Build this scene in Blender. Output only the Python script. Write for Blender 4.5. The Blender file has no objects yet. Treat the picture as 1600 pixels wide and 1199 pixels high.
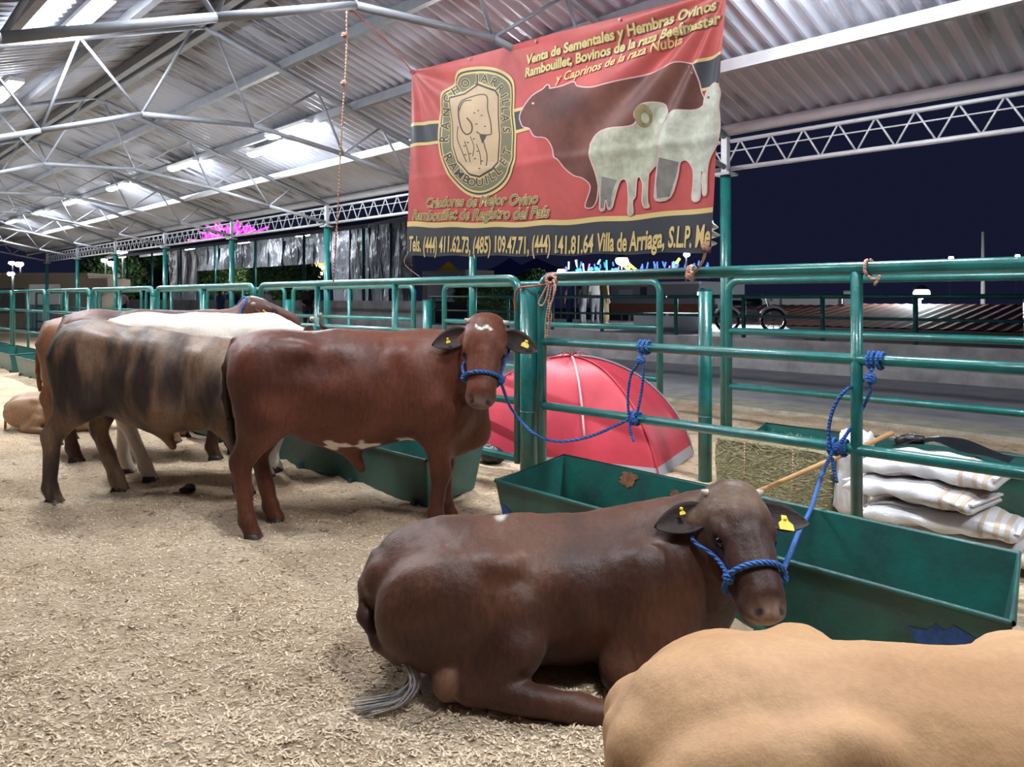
import bpy, bmesh, math, random
import numpy as np
from mathutils import Vector, Matrix
random.seed(7); rng = np.random.default_rng(7)
S = bpy.context.scene
COL = S.collection
# ---------------------------------------------------------------- camera
# photograph: focal length 1200 px at 1600x1199, horizon on row 465, eye height 1.6 m, level camera
cam_d = bpy.data.cameras.new('camera'); cam = bpy.data.objects.new('camera', cam_d); COL.objects.link(cam)
cam.location = (0, 0, 1.6); cam.rotation_euler = (math.pi/2, 0, 0)
cam_d.sensor_width = 36; cam_d.lens = 27.0; cam_d.shift_y = -134.5/1600; cam_d.clip_start = .05; cam_d.clip_end = 400
S.camera = cam
# ---------------------------------------------------------------- night sky, exposure
W_ = bpy.data.worlds.new('night_sky'); S.world = W_; W_.use_nodes = True
bg = W_.node_tree.nodes['Background']; bg.inputs[0].default_value = (.0060, .0072, .0208, 1); bg.inputs[1].default_value = 1.0
S.view_settings.view_transform = 'Standard'; S.view_settings.look = 'None'
S.view_settings.exposure = 0.35; S.view_settings.gamma = 1.0; S.view_settings.use_curve_mapping = False
LAMP = 205.0            # strength of the shed's tube lamps
# ---------------------------------------------------------------- frame of the shed: u along the fence (far left), v outward (far right)
D1 = Vector((-.689, .725, 0)); D2 = Vector((.725, .689, 0))
ANG = math.atan2(.725, -.689)           # heading of +u
def UV(u, v, z=0): return D1*u + D2*v + Vector((0, 0, z))
def WV(x, y, v):                          # photo pixel on the vertical plane at lateral distance v
    Y = 1656*v/(x+340.); return Vector(((x-800)/1200*Y, Y, 1.6-(y-465)/1200*Y))
def WY(x, y, Y): return Vector(((x-800)/1200*Y, Y, 1.6-(y-465)/1200*Y))
def U_of(p): return p.dot(D1)
# ---------------------------------------------------------------- materials
MATS = {}
def mat(name, col, rough=.6, metal=0., var=0., vscale=8., bump=0., bscale=60., emit=None, estr=0., col2=None, spec=.5, stretch=None, detail=4, coat=0., trans=0., ramp=(.35,.65)):
    if name in MATS: return MATS[name]
    m = bpy.data.materials.new(name); m.use_nodes = True; nt = m.node_tree; N = nt.nodes; L = nt.links
    b = N['Principled BSDF']; b.inputs['Base Color'].default_value = (*col, 1)
    b.inputs['Roughness'].default_value = rough; b.inputs['Metallic'].default_value = metal
    b.inputs['Specular IOR Level'].default_value = spec
    if coat: b.inputs['Coat Weight'].default_value = coat
    if trans: b.inputs['Transmission Weight'].default_value = trans
    tc = N.new('ShaderNodeTexCoord'); src = tc.outputs['Object']
    if stretch:
        mp = N.new('ShaderNodeMapping'); mp.inputs['Scale'].default_value = stretch; L.new(src, mp.inputs['Vector']); src = mp.outputs['Vector']
    if var or col2:
        n = N.new('ShaderNodeTexNoise'); n.inputs['Scale'].default_value = vscale; n.inputs['Detail'].default_value = detail; n.inputs['Roughness'].default_value = .65
        L.new(src, n.inputs['Vector'])
        r = N.new('ShaderNodeValToRGB'); r.color_ramp.elements[0].position = ramp[0]; r.color_ramp.elements[1].position = ramp[1]
        c2 = col2 if col2 else tuple(c*(1-var) for c in col)
        r.color_ramp.elements[0].color = (*c2, 1); r.color_ramp.elements[1].color = (*col, 1)
        L.new(n.outputs['Fac'], r.inputs['Fac']); L.new(r.outputs['Color'], b.inputs['Base Color'])
    if bump:
        n2 = N.new('ShaderNodeTexNoise'); n2.inputs['Scale'].default_value = bscale; n2.inputs['Detail'].default_value = 4
        L.new(src, n2.inputs['Vector'])
        bp = N.new('ShaderNodeBump'); bp.inputs['Strength'].default_value = bump; bp.inputs['Distance'].default_value = .02
        L.new(n2.outputs['Fac'], bp.inputs['Height']); L.new(bp.outputs['Normal'], b.inputs['Normal'])
    if emit: b.inputs['Emission Color'].default_value = (*emit, 1); b.inputs['Emission Strength'].default_value = estr
    MATS[name] = m; return m
def coat_mat(name, rough=.55, spec=.30, mot=.45):
    m = bpy.data.materials.new(name); m.use_nodes = True; nt = m.node_tree; N = nt.nodes; L = nt.links; b = N['Principled BSDF']
    a = N.new('ShaderNodeAttribute'); a.attribute_name = 'coat'
    tc = N.new('ShaderNodeTexCoord'); n = N.new('ShaderNodeTexNoise'); n.inputs['Scale'].default_value = 55; n.inputs['Detail'].default_value = 5
    mp = N.new('ShaderNodeMapping'); mp.inputs['Scale'].default_value = (1, 1, .35); L.new(tc.outputs['Object'], mp.inputs['Vector']); L.new(mp.outputs['Vector'], n.inputs['Vector'])
    mx = N.new('ShaderNodeMix'); mx.data_type = 'RGBA'; mx.blend_type = 'MULTIPLY'; mx.inputs[0].default_value = mot
    r = N.new('ShaderNodeValToRGB'); r.color_ramp.elements[0].color = (.5, .5, .5, 1); r.color_ramp.elements[1].color = (1.25, 1.25, 1.25, 1)
    r.color_ramp.elements[0].position = .3; r.color_ramp.elements[1].position = .7
    L.new(n.outputs['Fac'], r.inputs['Fac']); L.new(a.outputs['Color'], mx.inputs[6]); L.new(r.outputs['Color'], mx.inputs[7]); L.new(mx.outputs[2], b.inputs['Base Color'])
    bp = N.new('ShaderNodeBump'); bp.inputs['Strength'].default_value = .25; bp.inputs['Distance'].default_value = .006
    n3 = N.new('ShaderNodeTexNoise'); n3.inputs['Scale'].default_value = 130; L.new(mp.outputs['Vector'], n3.inputs['Vector'])
    L.new(n3.outputs['Fac'], bp.inputs['Height']); L.new(bp.outputs['Normal'], b.inputs['Normal'])
    b.inputs['Roughness'].default_value = rough; b.inputs['Specular IOR Level'].default_value = spec
    b.inputs['Sheen Weight'].default_value = .05; b.inputs['Sheen Roughness'].default_value = .5
    return m
# ---------------------------------------------------------------- mesh building
class MB:
    def __init__(s): s.v = []; s.f = []
    def add(s, vs, fs):
        o = len(s.v); s.v += [tuple(p) for p in vs]; s.f += [tuple(i+o for i in f) for f in fs]; return s
    def box(s, c, size, R=None):
        hx, hy, hz = size[0]/2, size[1]/2, size[2]/2
        P = [Vector((x, y, z)) for z in (-hz, hz) for y in (-hy, hy) for x in (-hx, hx)]
        if R is not None: P = [R @ p for p in P]
        return s.add([p+Vector(c) for p in P], [(0,2,3,1),(4,5,7,6),(0,1,5,4),(2,6,7,3),(0,4,6,2),(1,3,7,5)])
    def tube(s, pts, r, n=10, cap=True):
        pts = [Vector(p) for p in pts]; m = len(pts); rr = r if isinstance(r, (list, tuple)) else [r]*m
        vs = []; fs = []; ref = None
        for i, p in enumerate(pts):
            t = (pts[min(i+1, m-1)]-pts[max(i-1, 0)])
            t = t.normalized() if t.length > 1e-9 else Vector((0, 0, 1))
            if ref is None:
                a = Vector((0, 0, 1)) if abs(t.z) < .9 else Vector((1, 0, 0)); ref = t.cross(a).normalized()
            else:
                ref = (ref - t*ref.dot(t)); ref = ref.normalized() if ref.length > 1e-6 else t.orthogonal().normalized()
            b = t.cross(ref)
            for k in range(n):
                a = 2*math.pi*k/n; vs.append(p+(ref*math.cos(a)+b*math.sin(a))*rr[i])
        for i in range(m-1):
            for k in range(n):
                fs.append((i*n+k, i*n+(k+1) % n, (i+1)*n+(k+1) % n, (i+1)*n+k))
        if cap: fs.append(tuple(reversed(range(n)))); fs.append(tuple((m-1)*n+k for k in range(n)))
        return s.add(vs, fs)
    def grid(s, fn, nu, nv):
        vs = [fn(i/nu, j/nv) for j in range(nv+1) for i in range(nu+1)]
        fs = [(j*(nu+1)+i, j*(nu+1)+i+1, (j+1)*(nu+1)+i+1, (j+1)*(nu+1)+i) for j in range(nv) for i in range(nu)]
        return s.add(vs, fs)
    def prism(s, poly, d):
        n = len(poly); d = Vector(d); a = [Vector(p) for p in poly]
        return s.add(a+[p+d for p in a], [tuple(reversed(range(n))), tuple(range(n, 2*n))]+[(i, (i+1) % n, n+(i+1) % n, n+i) for i in range(n)])
    def ell(s, c, r, nu=16, nv=10, R=None):
        vs = []; c = Vector(c)
        for j in range(nv+1):
            th = math.pi*j/nv
            for i in range(nu):
                a = 2*math.pi*i/nu; p = Vector((r[0]*math.sin(th)*math.cos(a), r[1]*math.sin(th)*math.sin(a), r[2]*math.cos(th)))
                vs.append(c+(R @ p if R is not None else p))
        return s.add(vs, [(j*nu+i, (j+1)*nu+i, (j+1)*nu+(i+1) % nu, j*nu+(i+1) % nu) for j in range(nv) for i in range(nu)])
    def mesh(s, name, smooth=False):
        me = bpy.data.meshes.new(name); me.from_pydata(s.v, [], s.f); me.update()
        if smooth: me.polygons.foreach_set('use_smooth', [True]*len(me.polygons))
        return me
    def build(s, name, m=None, parent=None, smooth=False, loc=None):
        return obj(name, s.mesh(name, smooth), m, parent)
def obj(name, me, m=None, parent=None, matrix=None):
    o = bpy.data.objects.new(name, me); COL.objects.link(o)
    if m is not None and me is not None and not me.materials: me.materials.append(m)
    if parent is not None: o.parent = parent
    if matrix is not None: o.matrix_local = matrix
    return o
def tag(o, label=None, cat=None, group=None, kind=None):
    if label: o['label'] = label
    if cat: o['category'] = cat
    if group: o['group'] = group
    if kind: o['kind'] = kind
    return o
def thing(name, label, cat, loc=(0, 0, 0), rz=0, group=None):
    o = bpy.data.objects.new(name, None); COL.objects.link(o); o.location = loc; o.rotation_euler = (0, 0, rz); o.empty_display_size = .1
    return tag(o, label, cat, group)
def copy_tree(o, parent=None):
    c = o.copy(); COL.objects.link(c); c.parent = parent
    for ch in [x for x in CH.get(o.name, [])]: copy_tree(ch, c)
    return c
CH = {}
def index_children(root):
    for o in [root]+list(root.children_recursive): CH[o.name] = list(o.children)
def smooth_path(pts, n=8):
    pts = [Vector(p) for p in pts]; q = [pts[0]*2-pts[1]]+pts+[pts[-1]*2-pts[-2]]; out = []
    for i in range(1, len(q)-2):
        p0, p1, p2, p3 = q[i-1], q[i], q[i+1], q[i+2]
        for k in range(n):
            t = k/n; out.append(.5*((2*p1)+(p2-p0)*t+(2*p0-5*p1+4*p2-p3)*t*t+(3*p1-p0-3*p2+p3)*t**3))
    out.append(pts[-1]); return out
def bar(name, a, b, r, m, parent, n=8):
    return MB().tube([a, b], r, n).build(name, m, parent, True)
def shade_auto(o, deg=35):
    me = o.data; me.polygons.foreach_set('use_smooth', [True]*len(me.polygons))
    try: me.set_sharp_from_angle(angle=math.radians(deg))
    except Exception: pass
    return o
# ---------------------------------------------------------------- signed-distance bodies (one continuous surface per animal / person)
def cone(a, b, ra, rb, k=.05, s=(1, 1, 1)): return dict(t=0, a=np.array(a, float), b=np.array(b, float), ra=ra, rb=rb, k=k, s=np.array(s, float), sub=False)
def ell(c, r, k=.05, R=None, sub=False): return dict(t=1, c=np.array(c, float), r=np.array(r, float), k=k, R=None if R is None else np.array(R, float), sub=sub)
def prim_d(p, P):
    if p['t'] == 0:
        s = p['s']; a = p['a']; q = (P-a)/s; ab = (p['b']-a)/s; L2 = max(ab.dot(ab), 1e-12)
        h = np.clip((q @ ab)/L2, 0, 1); d = np.sqrt(((q-h[..., None]*ab)**2).sum(-1)) - (p['ra']+(p['rb']-p['ra'])*h)
        return d*s.min()
    q = P-p['c']
    if p['R'] is not None: q = q @ p['R']
    r = p['r']; k0 = np.sqrt(((q/r)**2).sum(-1)); k1 = np.sqrt(((q/(r*r))**2).sum(-1))+1e-9
    return k0*(k0-1)/k1
def smin(a, b, k):
    h = np.maximum(k-np.abs(a-b), 0)/k; return np.minimum(a, b)-h*h*k*.25
def comb(D, p, d):
    return -smin(-D, d, p['k']) if p['sub'] else smin(D, d, p['k'])
def eval_sdf(prims, P):
    P = np.asarray(P, float); D = np.full(P.shape[:-1], 9.)
    for p in prims: D = comb(D, p, prim_d(p, P))
    return D
def bounds(p, m):
    if p['t'] == 0:
        ra = p['ra']*p['s'].max(); rb = p['rb']*p['s'].max()
        return np.minimum(p['a']-ra, p['b']-rb)-m, np.maximum(p['a']+ra, p['b']+rb)+m
    r = np.full(3, p['r'].max()) if p['R'] is not None else p['r']
    return p['c']-r-m, p['c']+r+m
def sdf_mesh(name, prims, h, relax=1):
    B = [bounds(p, 4*h) for p in prims if not p['sub']]
    lo = np.min([b[0] for b in B], 0); hi = np.max([b[1] for b in B], 0)
    n = np.ceil((hi-lo)/h).astype(int)+2
    ax = [lo[i]+h*np.arange(n[i]) for i in range(3)]
    D = np.full(tuple(n), 1., dtype=np.float32)
    for p in prims:
        b0, b1 = bounds(p, p['k']+5*h)
        i0 = np.clip(np.floor((b0-lo)/h).astype(int), 0, n); i1 = np.clip(np.ceil((b1-lo)/h).astype(int)+1, 0, n)
        if (i1 <= i0).any(): continue
        sl = tuple(slice(i0[i], i1[i]) for i in range(3))
        G = np.stack(np.meshgrid(*[ax[i][sl[i]] for i in range(3)], indexing='ij'), -1)
        D[sl] = comb(D[sl], p, prim_d(p, G))
    I = D < 0
    c = [I[dx:n[0]-1+dx, dy:n[1]-1+dy, dz:n[2]-1+dz] for dx in (0, 1) for dy in (0, 1) for dz in (0, 1)]
    cnt = sum(x.astype(np.int8) for x in c); act = (cnt > 0) & (cnt < 8)
    idx = np.argwhere(act); vid = -np.ones(act.shape, int); vid[act] = np.arange(len(idx))
    offs = np.array([(dx, dy, dz) for dx in (0, 1) for dy in (0, 1) for dz in (0, 1)])
    vals = np.stack([D[idx[:, 0]+o[0], idx[:, 1]+o[1], idx[:, 2]+o[2]] for o in offs], 1)
    acc = np.zeros((len(idx), 3)); w = np.zeros(len(idx))
    for i in range(8):
        for j in range(i+1, 8):
            if np.abs(offs[i]-offs[j]).sum() != 1: continue
            a, b = vals[:, i], vals[:, j]; cr = (a < 0) != (b < 0); t = np.where(cr, a/(a-b+1e-12), 0)
            pt = offs[i]+(offs[j]-offs[i])*t[:, None]; acc += np.where(cr[:, None], pt, 0); w += cr
    V = lo+h*(idx+acc/w[:, None])
    Q = []
    for axi in range(3):
        o1, o2 = [(1, 2), (2, 0), (0, 1)][axi]
        sl0 = [slice(None)]*3; sl1 = [slice(None)]*3; sl0[axi] = slice(0, n[axi]-1); sl1[axi] = slice(1, n[axi])
        a, b = I[tuple(sl0)], I[tuple(sl1)]; e = np.argwhere(a != b)
        e = e[(e[:, o1] > 0) & (e[:, o2] > 0) & (e[:, o1] < n[o1]-1) & (e[:, o2] < n[o2]-1)]
        fl = a[tuple(e.T)]
        def cell(d1, d2):
            q = e.copy(); q[:, o1] -= d1; q[:, o2] -= d2; return vid[tuple(q.T)]
        q = np.stack([cell(1, 1), cell(0, 1), cell(0, 0), cell(1, 0)], 1)
        q[~fl] = q[~fl][:, ::-1]; Q.append(q)
    Q = np.concatenate(Q)
    for _ in range(relax):
        A = np.zeros_like(V); cn = np.zeros(len(V))
        for k in range(4):
            np.add.at(A, Q[:, k], V[Q[:, (k+1) % 4]]); np.add.at(A, Q[:, k], V[Q[:, (k+3) % 4]]); np.add.at(cn, Q[:, k], 2)
        V = .5*V+.5*A/np.maximum(cn, 1)[:, None]
    me = bpy.data.meshes.new(name)
    me.vertices.add(len(V)); me.vertices.foreach_set('co', V.astype(np.float32).ravel())
    me.loops.add(len(Q)*4); me.loops.foreach_set('vertex_index', Q.ravel().astype(np.int32))
    me.polygons.add(len(Q)); me.polygons.foreach_set('loop_start', np.arange(0, len(Q)*4, 4, dtype=np.int32)); me.polygons.foreach_set('loop_total', np.full(len(Q), 4, np.int32))
    me.update(calc_edges=True); me.polygons.foreach_set('use_smooth', np.ones(len(Q), bool)); me.validate()
    return me, V
def noise3(P, sc, seed=0, octaves=3):     # cheap value noise for coat patterns and relief
    P = np.asarray(P, float)*sc; out = 0; amp = 1; tot = 0
    for o in range(octaves):
        q = P*(2**o)+seed*17.3+o*5.1; i = np.floor(q).astype(np.int64); f = q-i; f = f*f*(3-2*f); r = 0
        for c in np.ndindex(*(2,)*P.shape[-1]):
            hsh = seed*7919
            for d in range(P.shape[-1]): hsh = hsh+(i[..., d]+c[d])*[374761393, 668265263, 2147483647][d]
            hsh = (hsh ^ (hsh >> 13))*1274126177 & 0x7fffffff; hsh = ((hsh ^ (hsh >> 16)) & 0xffff)/65535.
            wgt = 1
            for d in range(P.shape[-1]): wgt = wgt*(f[..., d] if c[d] else 1-f[..., d])
            r = r+hsh*wgt
        out = out+amp*r; tot += amp; amp *= .5
    return out/tot
def wm(o):
    m = o.matrix_basis.copy()
    while o.parent: o = o.parent; m = o.matrix_basis @ m
    return m
def wb(mb, name, m, parent, smooth=False, auto=None):       # mesh given in world space, hung under its parent
    me = mb.mesh(name, smooth)
    if parent is not None: me.transform(wm(parent).inverted())
    o = obj(name, me, m, parent)
    if auto: shade_auto(o, auto)
    return o
def wbar(name, a, b, r, m, parent, n=8): return wb(MB().tube([a, b], r, n), name, m, parent, True, 40)
# ---------------------------------------------------------------- shared materials
M_green = mat('green_enamel', (.012, .15, .135), .32, 0, .35, 5, .12, 40, col2=(.008, .095, .088), coat=.25)
M_tgreen = mat('trough_enamel', (.012, .12, .098), .42, 0, 0, 3.5, .15, 25, col2=(.02, .065, .06), coat=.1)
M_rust = mat('rust', (.30, .13, .06), .9, 0, .5, 30)
M_bluepaint = mat('blue_paint', (.02, .10, .36), .6, 0, .6, 14)
M_steel = mat('grey_painted_steel', (.23, .24, .27), .5, .1, .2, 6)
M_steelb = mat('pale_painted_steel', (.36, .365, .385), .45, .1, .15, 5)
M_conc = mat('concrete', (.44, .43, .44), .9, 0, .3, 3.5, .3, 40, detail=8)
M_concw = mat('worn_wall_concrete', (.54, .52, .52), .9, 0, 0, 1.6, .3, 30, col2=(.28, .27, .27), detail=8, ramp=(.3, .6))
M_lamp = mat('lamp_diffuser', (.9, .9, .9), .5, emit=(.90, .95, 1), estr=LAMP)
M_white = mat('white_paint', (.75, .75, .76), .5)
M_black = mat('black_plastic', (.012, .012, .016), .35, 0, .3, 20, .4, 20)
M_rope = None; M_dark0 = mat('dark_housing', (.03, .03, .035), .5)
# ================================================================ ground
def axis(breaks):
    out = []
    for a, b, st in breaks:
        n = max(1, int(round((b-a)/st))); out += [a+(b-a)*i/n for i in range(n)]
    return np.array(out+[breaks[-1][1]])
us = axis([(-6, 0, .12), (0, 9, .035), (9, 16, .09), (16, 42, .4)])
vs_ = axis([(-4, -1.2, .2), (-1.2, 4.7, .035), (4.7, 10.1, .15)])
UU, VV = np.meshgrid(us, vs_, indexing='xy')
gx = D1.x*UU+D2.x*VV; gy = D1.y*UU+D2.y*VV
P2 = np.stack([gx, gy], -1)
def ground_z(P2):
    P2 = np.asarray(P2, float)
    z = .085*(noise3(P2, 2.1, 3, 3)-.5)+.05*(noise3(P2, 7.0, 5, 3)-.5)+.018*(noise3(P2, 24, 9, 2)-.5)
    return z-.004
gz = ground_z(P2)
nu_, nv_ = len(us), len(vs_)
me = bpy.data.meshes.new('floor')
ii = np.arange(nu_*nv_).reshape(nv_, nu_)
quads = np.stack([ii[:-1, :-1], ii[1:, :-1], ii[1:, 1:], ii[:-1, 1:]], -1).reshape(-1, 4)[:, ::-1]
me.from_pydata(np.stack([gx, gy, gz], -1).reshape(-1, 3).tolist(), [], quads.tolist()); me.update()
me.polygons.foreach_set('use_smooth', [True]*len(me.polygons))
def sawdust_material():
    m = bpy.data.materials.new('wood_shavings'); m.use_nodes = True; nt = m.node_tree; N = nt.nodes; L = nt.links; b = N['Principled BSDF']
    tc = N.new('ShaderNodeTexCoord')
    def noise(sc, det, src=None):
        n = N.new('ShaderNodeTexNoise'); n.inputs['Scale'].default_value = sc; n.inputs['Detail'].default_value = det; n.inputs['Roughness'].default_value = .7
        L.new(src or tc.outputs['Object'], n.inputs['Vector']); return n.outputs['Fac']
    def ramp(f, c0, c1, p0, p1):
        r = N.new('ShaderNodeValToRGB'); r.color_ramp.elements[0].color = (*c0, 1); r.color_ramp.elements[1].color = (*c1, 1)
        r.color_ramp.elements[0].position = p0; r.color_ramp.elements[1].position = p1; L.new(f, r.inputs['Fac']); return r.outputs['Color']
    def mix(f, a, b_, mode='MIX'):
        x = N.new('ShaderNodeMix'); x.data_type = 'RGBA'; x.blend_type = mode
        if isinstance(f, float): x.inputs[0].default_value = f
        else: L.new(f, x.inputs[0])
        L.new(a, x.inputs[6]); L.new(b_, x.inputs[7]); return x.outputs[2]
    mp = N.new('ShaderNodeMapping'); mp.inputs['Rotation'].default_value = (0, 0, .5); mp.inputs['Scale'].default_value = (1, 2.6, 1); L.new(tc.outputs['Object'], mp.inputs['Vector'])
    base = ramp(noise(1.3, 5), (.66, .50, .345), (.84, .70, .53), .35, .65)
    fine = ramp(noise(38, 6, mp.outputs['Vector']), (.42, .36, .30), (1.15, 1.12, 1.08), .30, .62)
    c = mix(.85, base, fine, 'MULTIPLY')
    brown = ramp(noise(9, 5), (1, 1, 1), (0, 0, 0), .30, .42)
    bc = N.new('ShaderNodeRGB'); bc.outputs[0].default_value = (.20, .12, .07, 1)
    c = mix(brown, c, bc.outputs[0])
    L.new(c, b.inputs['Base Color']); b.inputs['Roughness'].default_value = .95; b.inputs['Specular IOR Level'].default_value = .1
    bp = N.new('ShaderNodeBump'); bp.inputs['Strength'].default_value = .9; bp.inputs['Distance'].default_value = .02
    L.new(noise(50, 6, mp.outputs['Vector']), bp.inputs['Height']); L.new(bp.outputs['Normal'], b.inputs['Normal'])
    return m
M_saw = sawdust_material()
floor = obj('floor', me, M_saw); tag(floor, 'pale wood shavings bedding the pen floor, trodden into lumps', kind='structure')
# loose shavings lying on the bedding
N_FL = 90000
fy = 2.3*(14/2.3)**rng.random(N_FL); fx = fy*(-.72+1.3*rng.random(N_FL))
fv = D2.x*fx+D2.y*fy; fu = D1.x*fx+D1.y*fy; keep = (fv < 4.6) & ~((fv > 3.3) & (fv < 4.2) & (((fu > .85) & (fu < 3.85)) | (fu < .7))) & ~((fv > 3.52) & (fv < 4.24) & (((fu > 4.75) & (fu < 7.9)) | ((fu > 8.45) & (fu < 11.5)) | ((fu > 12.0) & ((fu-11.9) % 3.6 < 3.2))))
keep &= ~((np.abs(fx-.15) < .62) & (np.abs(fy-3.38) < .24)) & ~((fx > .5) & (fx < 1.9) & (np.abs(fy-1.98) < .26)) & ~((np.abs(fx+5.4) < .45) & (np.abs(fy-9.38) < .2)); fx, fy = fx[keep], fy[keep]; n = len(fx)
fz = ground_z(np.stack([fx, fy], -1))
ang = rng.random(n)*6.283; ln = .004+.010*rng.random(n)**2; wd = .0016+.0028*rng.random(n); tilt = (rng.random(n)-.3)*.9
cx, sx = np.cos(ang), np.sin(ang); ct, st = np.cos(tilt), np.sin(tilt)
a = np.stack([cx*ct*ln, sx*ct*ln, st*ln], -1); bb = np.stack([-sx*wd, cx*wd, (rng.random(n)-.5)*wd], -1)
c0 = np.stack([fx, fy, fz+.003+np.abs(st)*ln], -1)
V = np.stack([c0-a-bb, c0-a+bb, c0+a+bb, c0+a-bb], 1).reshape(-1, 3)
me = bpy.data.meshes.new('loose_shavings')
me.vertices.add(len(V)); me.vertices.foreach_set('co', V.astype(np.float32).ravel())
me.loops.add(n*4); me.loops.foreach_set('vertex_index', np.arange(n*4, dtype=np.int32)); me.polygons.add(n)
me.polygons.foreach_set('loop_start', np.arange(0, n*4, 4, dtype=np.int32)); me.polygons.foreach_set('loop_total', np.full(n, 4, np.int32)); me.update(calc_edges=True)
mi = rng.integers(0, 20, n); me.polygons.foreach_set('material_index', np.where(mi < 9, 0, np.where(mi < 19, 1, 2)).astype(np.int32))
for nm, c in (('shaving_pale', (.82, .68, .51)), ('shaving_tan', (.70, .54, .38)), ('shaving_brown', (.40, .26, .16))): me.materials.append(mat(nm, c, .85, spec=.2))
tag(obj('loose_shavings', me), 'curled pale wood shavings scattered over the pen floor', 'wood shavings', kind='stuff')
# outside ground
M_road = mat('road_concrete', (.42, .42, .44), .85, 0, .25, 2, .2, 50)
def slab(name, uv, z0, z1, m, label):
    mb = MB(); mb.prism([UV(u, v, z0) for u, v in uv], (0, 0, z1-z0)); return tag(wb(mb, name, m, None), label, kind='structure')
slab('floor_road', [(-30, 10.6), (75, 10.6), (75, 15.5), (-30, 15.5)], -.3, .02, M_road, 'grey concrete road beyond the pens')
slab('floor_verge', [(-30, 10.0), (75, 10.0), (75, 10.7), (-30, 10.7)], -.3, .035, mat('dusty_verge', (.45, .43, .34), .95, 0, .35, 4, .4, 60), 'dusty strip between shavings and road')
slab('floor_platform', [(7.5, 15.75), (75, 15.75), (75, 26), (12.2, 24)], -.3, .68, mat('pale_concrete', (.58, .58, .62), .9, 0, .2, 2), 'pale raised concrete terrace behind the low wall')
slab('floor_outer', [(-60, 10.6), (90, 10.6), (90, 130), (-60, 130)], -.6, -.25, mat('dark_ground', (.035, .035, .04), .95, 0, .3, 1), 'dark ground beyond the road')
slab('floor_far', [(42, -60), (130, -60), (130, 10.6), (42, 10.6)], -.6, -.02, mat('far_yard', (.25, .24, .23), .95, 0, .3, 1), 'open yard beyond the end of the shed')
w = wb(MB().box(UV(-2, 15.6, .33), (0, 0, 0)).prism([UV(-30, 15.5, -.2), UV(20.6, 15.5, -.2), UV(20.6, 15.75, -.2), UV(-30, 15.75, -.2)], (0, 0, .90)), 'wall_low', M_concw, None)
tag(w, 'low stained concrete wall along the far side of the road', kind='structure')
w = wb(MB().prism([UV(20.6, 15.5, -.2), UV(70, 15.5, -.2), UV(70, 15.75, -.2), UV(20.6, 15.75, -.2)], (0, 0, 1.68)), 'wall_tall', M_concw, None)
tag(w, 'taller grey concrete wall beneath the silver curtains', kind='structure')
# ================================================================ roof
RID_V, RID_Z, SL = 3.47, 4.80, .33
U0, U1 = -6.0, 37.5
def roofz(v): return RID_Z-SL*abs(v-RID_V)
def corr(sign):
    mb = MB(); pitch = .156; per = 6; nn = int((U1-U0)/pitch*per); vend = RID_V+sign*4.15
    prof = [0, 0, .5, 1, 1, .5]
    rows = []
    for j, t in enumerate((0, .25, .5, .75, 1)):
        v = RID_V+(vend-RID_V)*t
        rows.append([UV(U0+i*pitch/per, v, roofz(v)+.042*prof[i % per]+.012) for i in range(nn+1)])
    vs = [p for r in rows for p in r]; m = nn+1
    fs = [(j*m+i, j*m+i+1, (j+1)*m+i+1, (j+1)*m+i) for j in range(4) for i in range(nn)]
    return mb.add(vs, fs)
def roof_material():
    m = bpy.data.materials.new('galvanised_sheet'); m.use_nodes = True; nt = m.node_tree; N = nt.nodes; L = nt.links; b = N['Principled BSDF']
    tc = N.new('ShaderNodeTexCoord'); mp = N.new('ShaderNodeMapping'); mp.inputs['Rotation'].default_value = (0, 0, -ANG); L.new(tc.outputs['Object'], mp.inputs['Vector'])
    mp2 = N.new('ShaderNodeMapping'); mp2.inputs['Scale'].default_value = (7, .9, 1); L.new(mp.outputs['Vector'], mp2.inputs['Vector'])
    n = N.new('ShaderNodeTexNoise'); n.inputs['Scale'].default_value = 1.0; n.inputs['Detail'].default_value = 7; n.inputs['Roughness'].default_value = .7; L.new(mp2.outputs['Vector'], n.inputs['Vector'])
    r = N.new('ShaderNodeValToRGB'); e = r.color_ramp.elements; e[0].position = .40; e[0].color = (.055, .055, .066, 1); e[1].position = .47; e[1].color = (.26, .275, .325, 1)
    e2 = r.color_ramp.elements.new(.62); e2.color = (.37, .395, .47, 1)
    L.new(n.outputs['Fac'], r.inputs['Fac'])
    # mould only on some sheets
    n2 = N.new('ShaderNodeTexNoise'); n2.inputs['Scale'].default_value = .45; n2.inputs['Detail'].default_value = 3; L.new(mp.outputs['Vector'], n2.inputs['Vector'])
    r2 = N.new('ShaderNodeValToRGB'); r2.color_ramp.elements[0].position = .42; r2.color_ramp.elements[1].position = .60; L.new(n2.outputs['Fac'], r2.inputs['Fac'])
    x = N.new('ShaderNodeMix'); x.data_type = 'RGBA'; L.new(r2.outputs['Color'], x.inputs[0]); x.inputs[6].default_value = (.37, .395, .47, 1); L.new(r.outputs['Color'], x.inputs[7])
    L.new(x.outputs[2], b.inputs['Base Color']); b.inputs['Metallic'].default_value = .1; b.inputs['Roughness'].default_value = .5
    return m
M_roof = roof_material()
ceil = wb(corr(1), 'ceiling', M_roof, None); tag(ceil, 'grey corrugated steel roof of the cattle shed', kind='structure')
wb(corr(-1), 'roof_slope', M_roof, ceil)
PUR = [(RID_V+k*1.0, 1) for k in range(1, 3)]
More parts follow.
